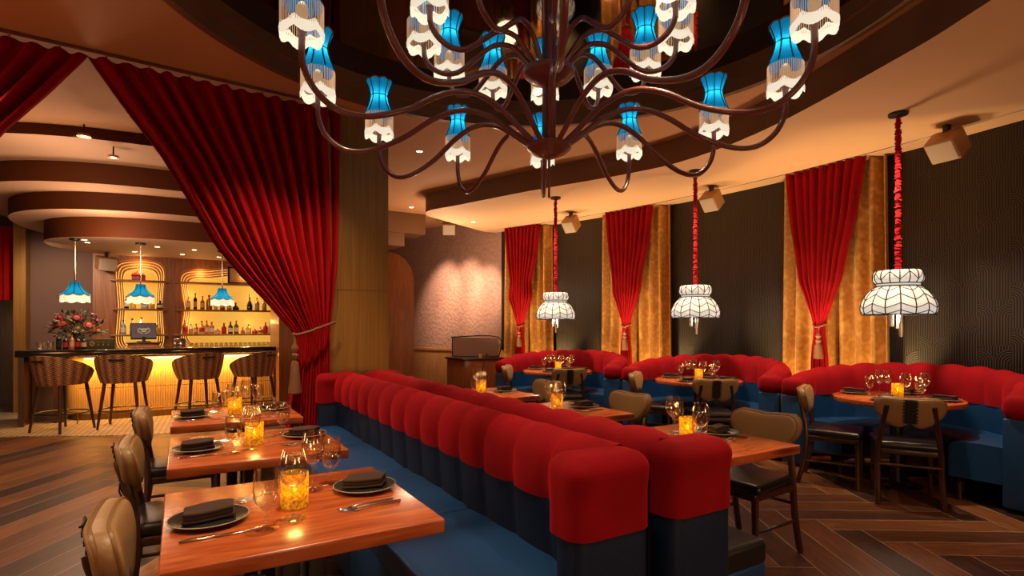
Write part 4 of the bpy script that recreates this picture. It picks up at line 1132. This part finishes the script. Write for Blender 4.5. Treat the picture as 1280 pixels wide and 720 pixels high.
def make_wine():
    mb=MB(); mb.lathe([(0,.004),(.038,.002),(.039,.003),(.012,.008),(.004,.016),(.0035,.085),(.006,.097),(.022,.106),(.036,.124),(.0415,.15),(.038,.185),(.030,.218),(.0295,.218),(.0375,.185),(.0405,.15),(.035,.125),(.02,.109),(0,.103)],24)
    o=mb.build('wine_glass',M['glass']); tag(o,'','glass'); return o
def make_goblet():
    mb=MB(); mb.lathe([(0,.004),(.036,.002),(.037,.003),(.012,.008),(.0055,.016),(.005,.045),(.010,.055),(.026,.070),(.037,.10),(.0375,.13),(.033,.178),(.0322,.178),(.0365,.13),(.036,.10),(.024,.073),(0,.062)],24)
    o=mb.build('water_goblet',M['glass']); tag(o,'','glass'); return o
def make_candle():
    t=thing('candle_holder','','candle')
    mb=MB(); mb.lathe([(0,.002),(.040,.002),(.044,.008),(.0445,.115),(.041,.117),(.040,.012),(0,.010)],28); mb.build('glass_cup',M['amber'],t)
    mb=MB(); mb.lathe([(0,.011),(.030,.011),(.030,.045),(0,.043)],16); mb.build('candle',M['wax'],t)
    mb=MB(); mb.lathe([(0,.048),(.006,.056),(.0055,.064),(.002,.078),(0,.084)],10); mb.build('flame',M['flame'],t)
    return t
PROTO={}
MAKE={'plate':make_plate,'napkin':make_napkin,'knife':make_knife,'fork':make_fork,'wine_glass':make_wine,'water_goblet':make_goblet,'candle_holder':make_candle}
def put(kind,x,y,z,rz,label,group):
    if kind not in PROTO:
        o=MAKE[kind](); PROTO[kind]=o; o.location=(x,y,z); o.rotation_euler=(0,0,rz); o['label']=label; o['group']=group; return o
    return dup(PROTO[kind],(x,y,z),rz,label,group)
GR={'plate':'plates on the tables','napkin':'folded napkins on the plates','knife':'knives on the tables','fork':'forks on the tables','wine_glass':'wine glasses on the tables','water_goblet':'water goblets on the tables','candle_holder':'amber candle holders on the tables'}
def P2(k,dx,dy):
    x,y=TP[k]; s=1 if k[0]=='L' else -1
    return x+s*dx,y+s*dy,(0 if s>0 else PI)
TN={'L1':'front bar-side table','L2':'middle bar-side table','L3':'end bar-side table','R1':'front window-side table','R2':'middle window-side table','R3':'end window-side table'}
for k in TP:
    tn=TN[k]
    def pt(kind,dx,dy,rz,lab):
        x,y,r0=P2(k,dx,dy); put(kind,x,y,ZT+.001,r0+rz,lab,GR[kind])
    for side,s in (('chair side',1),('banquette side',-1)):
        pt('plate',-s*.258,-s*.03+(.04 if s<0 else 0),0,f'dark round plate on the {side} of the {tn}')
        pt('napkin',-s*.258,-s*.03+(.04 if s<0 else 0),.12 if s>0 else -.35,f'brown napkin folded on the plate on the {side} of the {tn}')
        pt('knife',-s*.23,-s*.185,(0 if s>0 else PI)+.03,f'steel knife beside the plate on the {side} of the {tn}')
        pt('fork',-s*.22,s*.135-(.0 if s>0 else .02),(.18 if s>0 else PI+.1),f'outer steel fork on the {side} of the {tn}')
        pt('fork',-s*.205,s*.112-(.0 if s>0 else .02),(.14 if s>0 else PI+.15),f'inner steel fork on the {side} of the {tn}')
        if s>0:
            pt('water_goblet',-.115,-.195,0,f'water goblet on the {side} of the {tn}'); pt('wine_glass',-.03,-.145,0,f'wine glass on the {side} of the {tn}')
        else:
            pt('wine_glass',.086,.147,0,f'wine glass on the {side} of the {tn}'); pt('water_goblet',.165,.205,0,f'water goblet on the {side} of the {tn}')
    pt('candle_holder',-.005,-.02,0,f'amber glass candle holder on the {tn}')
for k,(x,y,rz) in BT.items():
    n_={'B1':'first','B2':'second','B3':'third'}[k]
    def pl(kind,lx,ly,rz2,lab):
        c,s=math.cos(rz),math.sin(rz); put(kind,x+lx*c-ly*s,y+lx*s+ly*c,ZT+.001,rz+rz2,lab,GR[kind])
    tn=f'{n_} round table from rose wall'
    for side,lx,ly,r_ in (('rose wall side',-.02,.33,PI/2),('window side',.33,.05,0),('chair side',-.33,-.06,0),('entrance side',.05,-.33,PI/2)):
        pl('plate',lx,ly,0,f'dark plate on the {side} of the {tn}'); pl('napkin',lx,ly,r_+.15,f'dark napkin on the {side} of the {tn}')
    for side,lx,ly in (('rose wall side',.06,.16),('window side',.14,.13),('chair side',-.08,-.10),('entrance side',.10,-.17)):
        pl('wine_glass',lx,ly,0,f'wine glass towards the {side} of the {tn}')
    for side,lx,ly in (('rose wall side',-.03,.20),('chair side',-.05,-.20),('entrance side',.16,-.10)):
        pl('water_goblet',lx,ly,0,f'water goblet towards the {side} of the {tn}')
    pl('candle_holder',.02,.0,0,f'amber glass candle holder on the {tn}')

# ------------------------------------------------------------------ opal pendants over the round tables
def make_opal():
    t=thing('pendant_lamp','','lamp')
    mb=MB(); mb.lathe([(0,ZL),(.075,ZL),(.075,ZL-.02),(.03,ZL-.03),(0,ZL-.03)],24); mb.build('canopy',M['black'],t)
    rd=random.Random(4); pts=[];rad=[]
    for k in range(160):
        z=lerp(ZL-.03,1.84,k/159); pts.append((.004*math.sin(k*1.7),.004*math.cos(k*2.3),z)); rad.append(.021+.005*math.sin(k*1.9)+rd.uniform(-.006,.006))
    mb=MB(); mb.tube(pts,rad,10); mb.build('ruched_cord',M['cord'],t)
    prof_low=spl([(.165,1.70,0),(.20,1.675,0),(.245,1.615,0),(.272,1.55,0),(.275,1.50,0),(.262,1.462,0)],5); prof_low=[(p.x,p.y) for p in prof_low]
    prof_up=spl([(.165,1.735,0),(.182,1.755,0),(.185,1.79,0),(.175,1.825,0),(.160,1.84,0)],4); prof_up=[(p.x,p.y) for p in prof_up]
    mb=MB(); mb.lathe(list(prof_low),48); mb.lathe([(.158,1.70),(.158,1.735)],48); sh=mb.build('lamp_shade',M['opal'],t)
    mb=MB(); mb.lathe(list(prof_up)+[(.0,1.835)],48); cr_=mb.build('shade_crown',M['opal'],t)
    def on(prof,q,a,e=.002):
        f=q*(len(prof)-1); i=min(len(prof)-2,int(f)); r=lerp(prof[i][0],prof[i+1][0],f-i)+e; z=lerp(prof[i][1],prof[i+1][1],f-i); return (r*math.cos(a),r*math.sin(a),z)
    mb=MB(); NP=16
    for k in range(NP):
        a=2*PI*k/NP; mb.tube([on(prof_low,q/10,a) for q in range(11)],.0050,5)
        for c in (.18,.42,.66,.90):
            d=.16 if k%2 else -.16
            mb.tube([on(prof_low,max(0,min(1,c+d*(v-.5))),a+2*PI/NP*v) for v in (0,.25,.5,.75,1)],.0034,4)
    for r_,z in ((.168,1.705),(.168,1.728),(.264,1.461)): mb.tube([(r_*math.cos(2*PI*k/48),r_*math.sin(2*PI*k/48),z) for k in range(48)],.005,5,closed=True)
    mb.build('leading',M['lead'],sh)
    mb=MB()
    for k in range(NP):
        a=2*PI*k/NP; mb.tube([on(prof_up,q/6,a) for q in range(7)],.0046,5); d=.5 if k%2 else -.5
        mb.tube([on(prof_up,.5+d*(v-.5),a+2*PI/NP*v) for v in (0,.5,1)],.0034,4)
    mb.build('leading',M['lead'],cr_)
    for x,y,z0,z1 in ((-.02,-.03,1.46,1.27),(.04,.01,1.46,1.34),(-.03,.04,1.46,1.36)):
        mb=MB(); mb.cyl((x,y,z1),(x,y,z0+.05),.013,seg=10); mb.cyl((x,y,z1+.0),(x,y,z1+.12),.018,seg=10); mb.build('crystal_rod',M['tube_glass'],t)
    return t
PEN={'B1':(4.62,6.50),'B2':(5.24,4.53),'B3':(5.33,2.41)}
op=None
for k,(x,y) in PEN.items():
    n_={'B1':'first','B2':'second','B3':'third'}[k]; lab=f'white leaded glass pendant on red cord over {n_} booth from rose wall'
    if op is None: op=make_opal(); op.location=(x,y,0); op['label']=lab; op['group']='white pendants over the booths'
    else: dup(op,(x,y,0),.1,lab)
    # the lamp itself
    l=bpy.data.lights.new('pendant bulb','POINT'); l.energy=7; l.color=(1,.80,.58); l.shadow_soft_size=.05
    lo=bpy.data.objects.new('pendant_bulb',l); COL.objects.link(lo); lo.location=(x,y,1.44)

# ------------------------------------------------------------------ chandelier
CH=(1.935,2.79)
chd=thing('chandelier','large oxblood iron chandelier with two tiers of blue fringed lamps','chandelier',(CH[0],CH[1],0),math.radians(-30.93))
mb=MB(); mb.cyl((0,0,2.45),(0,0,3.70),.022,seg=14)
for k in range(4):
    a=PI/4+k*PI/2; mb.cyl((.04*math.cos(a),.04*math.sin(a),2.46),(.05*math.cos(a),.05*math.sin(a),3.70),.010,seg=8)
mb.lathe([(0,2.14),(.007,2.145),(.008,2.37),(.014,2.39),(0,2.41)],12); mb.build('stem',M['iron'],chd)
mb=MB(); mb.lathe([(0,3.70),(.16,3.70),(.16,3.67),(.06,3.64),(0,3.64)],28); mb.build('canopy',M['iron'],chd)
hubp=[(0,-.06),(.04,-.055),(.10,-.03),(.135,0),(.135,.022),(.11,.035),(.05,.045),(0,.05)]
mb=MB(); mb.lathe(hubp,36,c=(0,0,2.44)); mb.build('hub',M['iron'],chd)
mb=MB(); mb.lathe([(r*1.15,z*1.2) for r,z in hubp],36,c=(0,0,2.89)); mb.build('hub',M['iron'],chd)
armL=spl([(.09,0,2.45),(.18,0,2.515),(.36,0,2.64),(.53,0,2.68),(.70,0,2.63),(.90,0,2.51),(1.10,0,2.44),(1.25,0,2.446),(1.36,0,2.525),(1.416,0,2.64),(1.42,0,2.79)],5)
armU=spl([(.09,0,2.91),(.14,0,2.98),(.23,0,3.065),(.34,0,3.07),(.45,0,2.99),(.55,0,2.915),(.64,0,2.905),(.72,0,2.945),(.76,0,3.01),(.765,0,3.09)],5)
def shade(parent,r,z,a):
    """lamp whose fringe ends at height z"""
    M_=Matrix.Translation((r*math.cos(a),r*math.sin(a),z))@Matrix.Rotation(a,4,'Z')
    return M_
def lamp_meshes():
    seg=32; nl=8
    prof=[(.102,.185),(.088,.215),(.074,.250),(.062,.290),(.058,.318),(.063,.345),(.078,.388),(.092,.418)]
    rows=[]
    for i,(r,z) in enumerate(prof):
        row=[]
        for k in range(seg):
            a=2*PI*k/seg; u=abs(math.sin(a*nl/2)); rr=r*(1-.045*u)
            dz=(-.022*u if i==0 else 0)+(.014*u if i==len(prof)-1 else 0)
            row.append((rr*math.cos(a),rr*math.sin(a),z+dz))
        rows.append(row)
    a_=MB(); a_.grid(rows,closed=True)
    rb=MB()
    for k in range(nl):
        i=k*seg//nl; rb.tube([Vector((r[i][0]*1.01,r[i][1]*1.01,r[i][2])) for r in rows],.0046,4)
    rb.tube([(.0592*math.cos(2*PI*k/24),.0592*math.sin(2*PI*k/24),.316) for k in range(24)],.0035,4,closed=True)
    tb_=MB(); tb_.tube([tuple(Vector(p)) for p in rows[-1]],.005,4,closed=True)
    fr=MB()
    for k in range(60):
        a=2*PI*k/60; fr.tube([(.101*math.cos(a),.101*math.sin(a),.055),(.101*math.cos(a),.101*math.sin(a),.178)],.0020,3,caps=False)
    tf=MB(); r0=[];r1=[];r2=[]
    for k in range(64):
        a=2*PI*k/64; u=abs(math.sin(a*3)); zz=.028-.028*u; w=1+.03*(k%2)
        r0.append((.098*math.cos(a),.098*math.sin(a),zz+.058)); r1.append((.103*w*math.cos(a),.103*w*math.sin(a),zz+.03)); r2.append((.101*w*math.cos(a),.101*w*math.sin(a),zz))
    tf.grid([r0,r1,r2],closed=True)
    bl=MB(); bl.lathe([(0,.05),(.016,.06),(.018,.1),(.03,.13),(.03,.16),(.015,.185),(0,.19)],14)
    so=MB(); so.lathe([(0,-.03),(.014,-.03),(.016,.02),(.024,.05),(.014,.055),(0,.06)],14)
    return a_,rb,tb_,fr,tf,bl,so
LM=None
LMESH=lamp_meshes()
BULB=glow('lit frosted bulb',(.8,.55,.3),.15)
first=None
for tier,(R_,zz,arm,ra) in enumerate(((1.42,2.75,armL,.0165),(.765,3.045,armU,.0155))):
    am=None
    for k in range(12):
        a=math.radians(28.5+30*k)
        Mx=Matrix.Rotation(a,4,'Z')
        if am is None:
            mb=MB(); mb.tube(arm,ra,10); am=mb.build('arm',M['iron'],chd); am.rotation_euler=(0,0,a)
        else:
            o=am.copy(); COL.objects.link(o); o.parent=chd; o.rotation_euler=(0,0,a)
        loc=(R_*math.cos(a),R_*math.sin(a),zz)
        if first is None:
            A_,RBb,TBb,FR,TF,BLb,SO=LMESH
            first=A_.build('lamp_shade',M['blue_shade'],chd,loc=loc); first.rotation_euler=(0,0,a)
            RBb.build('rib',M['rib'],first); TBb.build('braid',M['trim_braid'],first); FR.build('fringe',M['strand'],first); TF.build('fringe_ends',M['tuft'],first); BLb.build('bulb',BULB,first); SO.build('socket',M['iron'],first)
        else:
            o=first.copy(); COL.objects.link(o); o.parent=chd; o.location=loc; o.rotation_euler=(0,0,a)
            for c in first.children:
                d_=c.copy(); COL.objects.link(d_); d_.parent=o
        l=bpy.data.lights.new('lamp bulb','POINT'); l.energy=1.5; l.color=(1,.78,.55); l.shadow_soft_size=.02
        lo=bpy.data.objects.new('lamp_bulb',l); COL.objects.link(lo)
        th=a-math.radians(30.93); lo.location=(CH[0]+R_*math.cos(th),CH[1]+R_*math.sin(th),zz+.30)

# ------------------------------------------------------------------ speakers, downlights, sideboard
def make_speaker(label,loc,rz,tilt,w=.15):
    t=thing('ceiling_speaker',label,'speaker',loc,rz,'ceiling speakers')
    Mx=Matrix.Rotation(tilt,4,'Y')
    mb=MB(); w*=.84; mb.rbox(-.10,-w,-.12,.11,w,.10,.02,3,M=Mx); mb.build('cabinet',M['spk'],t)
    mb=MB(); mb.rbox(.10,-w+.012,-.108,.118,w-.012,.088,.02,3,M=Mx); mb.build('grille',M['white'],t)
    mb=MB(); mb.box(-.03,-.02,.06,.03,.02,.2); mb.build('bracket',M['black'],t,smooth=False)
    return t
make_speaker('wooden ceiling speaker by the third booth, near the wallpapered wall',(6.02,2.32,3.02),math.radians(172),.72)
make_speaker('wooden ceiling speaker by the second booth',(6.0,4.92,3.02),math.radians(188),.72,.13)
make_speaker('wooden ceiling speaker by the first booth from the rose wall',(5.42,7.2,3.02),math.radians(200),.72,.13)
make_speaker('wooden ceiling speaker in front of the rose wall',(4.55,10.0,3.29),math.radians(245),.45,.15)
make_speaker('pale speaker hung beside the narrow bar niche',(-1.03,11.45,2.42),math.radians(-70),.3,.16)
def downlight(x,y,z,label,grp,r=.035):
    t=thing('downlight',label,'light',(x,y,z),0,grp)
    mb=MB(); mb.tube([(math.cos(2*PI*k/20)*r*1.15,math.sin(2*PI*k/20)*r*1.15,-.003) for k in range(20)],.006,5,closed=True); mb.build('trim_ring',M['soffit'],t)
    mb=MB(); mb.lathe([(0,-.004),(r,-.004),(r,.0),(0,.0)],16); mb.build('lens',M['lamp_lens'],t)
for i,(x,y) in enumerate([(-1.15,10.25),(-1.15,9.95),(-.28,10.25),(.22,10.35),(.66,10.5),(-.62,11.1),(.06,11.1),(.62,11.2)]):
    downlight(x,y,2.60,'recessed downlight under the lowest bar soffit tier','downlights over the bar')
for x,y,lab in ((2.5,6.35,'recessed downlight in the upper ceiling beyond the brass pillar'),(3.55,9.4,'recessed downlight in front of the stepped bulkhead'),(3.95,9.35,'recessed downlight beside the speaker at the rose wall')):
    downlight(x,y,ZH,lab,'downlights in the upper ceiling')
downlight(4.45,8.75,ZL,'recessed downlight in the lowered ceiling end by the rose wall','downlights in the lowered ceiling')
for x,y,lab in ((-.80,6.9,'small track spotlight above the bar opening, higher one'),(-.62,7.6,'small track spotlight above the bar opening, lower one')):
    t=thing('track_spotlight',lab,'light',(x,y,3.36),0,'track spotlights')
    mb=MB(); mb.cyl((0,0,.0),(0,0,-.10),.008,seg=8); mb.build('stem',M['black'],t)
    mb=MB(); mb.lathe([(0,-.09),(.05,-.10),(.06,-.125),(.055,-.125),(0,-.118)],20); mb.build('shade',M['brass'],t)
    mb=MB(); mb.lathe([(0,-.121),(.035,-.121),(.0,-.124)],16); mb.build('lens',M['lamp_lens'],t)
sbd=thing('sideboard','low walnut sideboard with glass screen against the rose wall','sideboard',(4.72,9.25,0))
mb=MB(); mb.rbox(-.36,-.32,.03,.42,.42,.75,.006,2); mb.build('body',M['copper_wood'],sbd)
mb=MB(); mb.rbox(-.40,-.36,.75,.45,.44,.785,.006,2); mb.build('top',M['dark_wood'],sbd)
for x0,x1 in ((-.34,.02),(.04,.40)):
    mb=MB(); mb.rbox(x0,-.338,.08,x1,-.318,.72,.004,2); d_=mb.build('door',M['copper_wood'],sbd)
    mb=MB(); mb.rbox((x0+x1)/2+(.10 if x0<0 else -.12),-.352,.36,(x0+x1)/2+(.12 if x0<0 else -.10),-.338,.44,.004,2); mb.build('handle',M['brass'],d_)
mb=MB(); mb.rbox(-.37,-.28,.08,-.358,.38,.72,.004,2); mb.build('side_door',M['panel_wood'],sbd)
scn=thing('glass_screen','framed glass screen standing on the sideboard','screen',(4.78,9.25,.789))
p0=Vector((-.36,.30,0)); p1=Vector((.34,-.22,0))
mb=MB(); mb.tube(spl([p0,p0+Vector((0,0,.33)),p0.lerp(p1,.04)+Vector((0,0,.37)),p1+Vector((0,0,.37)),p1+Vector((0,0,0))],4),.011,6); mb.tube([p0+Vector((0,0,.011)),p1+Vector((0,0,.011))],.011,6); mb.build('frame',M['black'],scn)
mb=MB(); rows=[[p0+Vector((0,0,z)),p1+Vector((0,0,z))] for z in (.01,.36)]; mb.slab(rows,(.004,.005,0)); mb.build('pane',M['pattern_glass'] if 'pattern_glass' in M else pm('etched glass',(.34,.22,.17),.12,.35,bump=.6,bscale=25),scn,smooth=False)
for k,lab in enumerate(('small pale cup at the foot of the glass screen','small brass cup beside the pale cup on the sideboard')):
    mb=MB(); mb.lathe([(0,0),(.03,0),(.036,.07),(.032,.07),(.027,.006),(0,.006)],16); o=mb.build('cup',LB['cream'] if k==0 else M['brass'],loc=(4.78-.05+.14*k,9.25-.24,.785)); tag(o,lab,'cup')

# ------------------------------------------------------------------ light
def spot(loc,target,energy,col=(1,.66,.38),size=60,blend=.8,rad=.04):
    l=bpy.data.lights.new('spot','SPOT'); l.energy=energy; l.color=col; l.spot_size=math.radians(size); l.spot_blend=blend; l.shadow_soft_size=rad
    o=bpy.data.objects.new('spot_light',l); COL.objects.link(o); o.location=loc
    o.rotation_euler=(Vector(target)-Vector(loc)).to_track_quat('-Z','Y').to_euler(); return o
def point(loc,energy,col,rad=.05):
    l=bpy.data.lights.new('point','POINT'); l.energy=energy; l.color=col; l.shadow_soft_size=rad
    o=bpy.data.objects.new('point_light',l); COL.objects.link(o); o.location=loc; return o
def area(loc,target,energy,col,sx,sy):
    l=bpy.data.lights.new('area','AREA'); l.energy=energy; l.color=col; l.shape='RECTANGLE'; l.size=sx; l.size_y=sy
    o=bpy.data.objects.new('area_light',l); COL.objects.link(o); o.location=loc
    o.rotation_euler=(Vector(target)-Vector(loc)).to_track_quat('-Z','Y').to_euler(); return o
WARM=(1,.66,.38)
for k,(x,y) in TP.items():
    tx=x+(.25 if k[0]=='L' else -.2)
    spot((tx,y,ZH-.02),(tx,y,.7),150,WARM,50,.9)  # added spot over each square table, no fixture there
for k,(x,y,rz) in BT.items():
    spot((x-.45,y,ZL-.02),(x+.45,y,.7),170,WARM,75,.9)  # added booth spots, here and below, without fixtures
    spot((x-.95,y-.5,ZL-.02),(x-.6,y-.3,.3),30,WARM,65,.9)
# three accents on the rose wall
for t_,sx,sy,sz in ((.14,4.25,9.0,ZL-.03),(.30,4.35,9.38,ZH-.05),(.47,4.08,9.98,ZH-.05)):
    q=A.lerp(B,t_); spot((sx,sy,sz),(q.x,q.y,2.0),280,(1,.66,.44),42,1,.08)
point((4.0,9.0,2.5),24,(1,.66,.42),.2)  # added fill point without a lamp, brightening wall and sideboard
# uplights on the floor behind the booths, washing the drapery and the ceiling edge
for yc,hw,hr,w in WIN:
    for du in (-.42,.40):
        y=yc-du; n=wn(y); spot((wx(y)+n.x*.40,y+n.y*.40,.08),(wx(y)+n.x*.08,y+n.y*.08,2.0),75,(1,.60,.22),75,.8,.05)
    y=yc; n=wn(y); spot((wx(y)+n.x*.75,y+n.y*.75,.9),(wx(y)+n.x*.85,y+n.y*.85,3.2),80,WARM,140,1,.2)
# added ceiling spots without fixtures, raising the room's overall brightness
for x,y,e in ((-1.6,2.6,110),(-1.5,5.0,120),(-.9,7.3,120),(-2.6,7.4,60),(3.6,3.2,30),(3.6,5.2,35),(.3,.2,40),(2.2,.3,50),(-2,.4,40),(3.4,7.3,40)):
    spot((x,y,ZH-.03 if not(x>3.3 and y<7) else ZH-.05),(x,y,0),e,WARM,110,.9,.06)
for x,y,e in ((-3.2,1.2,32),(-3.6,4.0,28),(.6,-1.6,40),(3.2,-1.0,30)): point((x,y,1.25),e,(1,.50,.22),.25)  # added unseen low fill points, brightening the dark ceiling
# added ceiling spots without fixtures, brightening the red velvet curtains
for x,y,tx,e in ((.5,4.2,.6,120),(1.2,4.5,1.1,60),(-1.6,4.1,-1.7,60)):
    spot((x,y,ZH-.03),(tx,5.4,1.3),e,(1,.62,.36),58,.9)
# bar
for x,y in ((-1.15,10.25),(-.28,10.25),(.66,10.4),(1.2,10.4)): spot((x,y,2.58),(x,y,1),75,WARM,110,.8)
for x in (-1.0,-.2,.6): area((x,9.84,.885),(x,9.95,.3),10,(1,.50,.11),.8,.03)
for x,y in ((-1.25,9.92),(-.48,9.95),(.62,10.3)): point((x,y,1.80),2,(1,.78,.5),.05)

for x,zz in ((-.575,2.42),(-.575,1.95),(-.575,1.45),(.35,2.32),(1.1,2.32),(.2,1.95),(.2,1.45),(1.2,1.95),(1.2,1.45)): point((x,11.76,zz),1.3,(1,.58,.18),.03)
point((-.9,9.0,2.4),22,(1,.62,.38),.2); point((-1.2,7.6,2.6),18,(1,.62,.38),.3)  # added mid-air fill points for the bar front and soffits
spot((-1.7,10.2,2.5),(-1.6,11.8,1.8),60,(1,.68,.45),80,.9)
# candles
for k,(x,y) in TP.items():
    cx,cy,_=P2(k,-.005,-.02); point((cx,cy,ZT+.17),.6,(1,.58,.14),.02)
for k,(x,y,rz) in BT.items(): point((x+.02,y,ZT+.17),.7,(1,.55,.14),.02)

w=bpy.data.worlds.new('World'); sc.world=w; w.use_nodes=True
w.node_tree.nodes['Background'].inputs[0].default_value=(.02,.012,.008,1); w.node_tree.nodes['Background'].inputs[1].default_value=.3
sc.view_settings.view_transform='Standard'; sc.view_settings.look='None'; sc.view_settings.gamma=1; sc.view_settings.exposure=.9
sc.view_settings.use_curve_mapping=False
sc.cycles.use_denoising=True; sc.cycles.max_bounces=7; sc.cycles.transparent_max_bounces=16
sc.cycles.sample_clamp_indirect=6; sc.cycles.caustics_reflective=False; sc.cycles.caustics_refractive=False
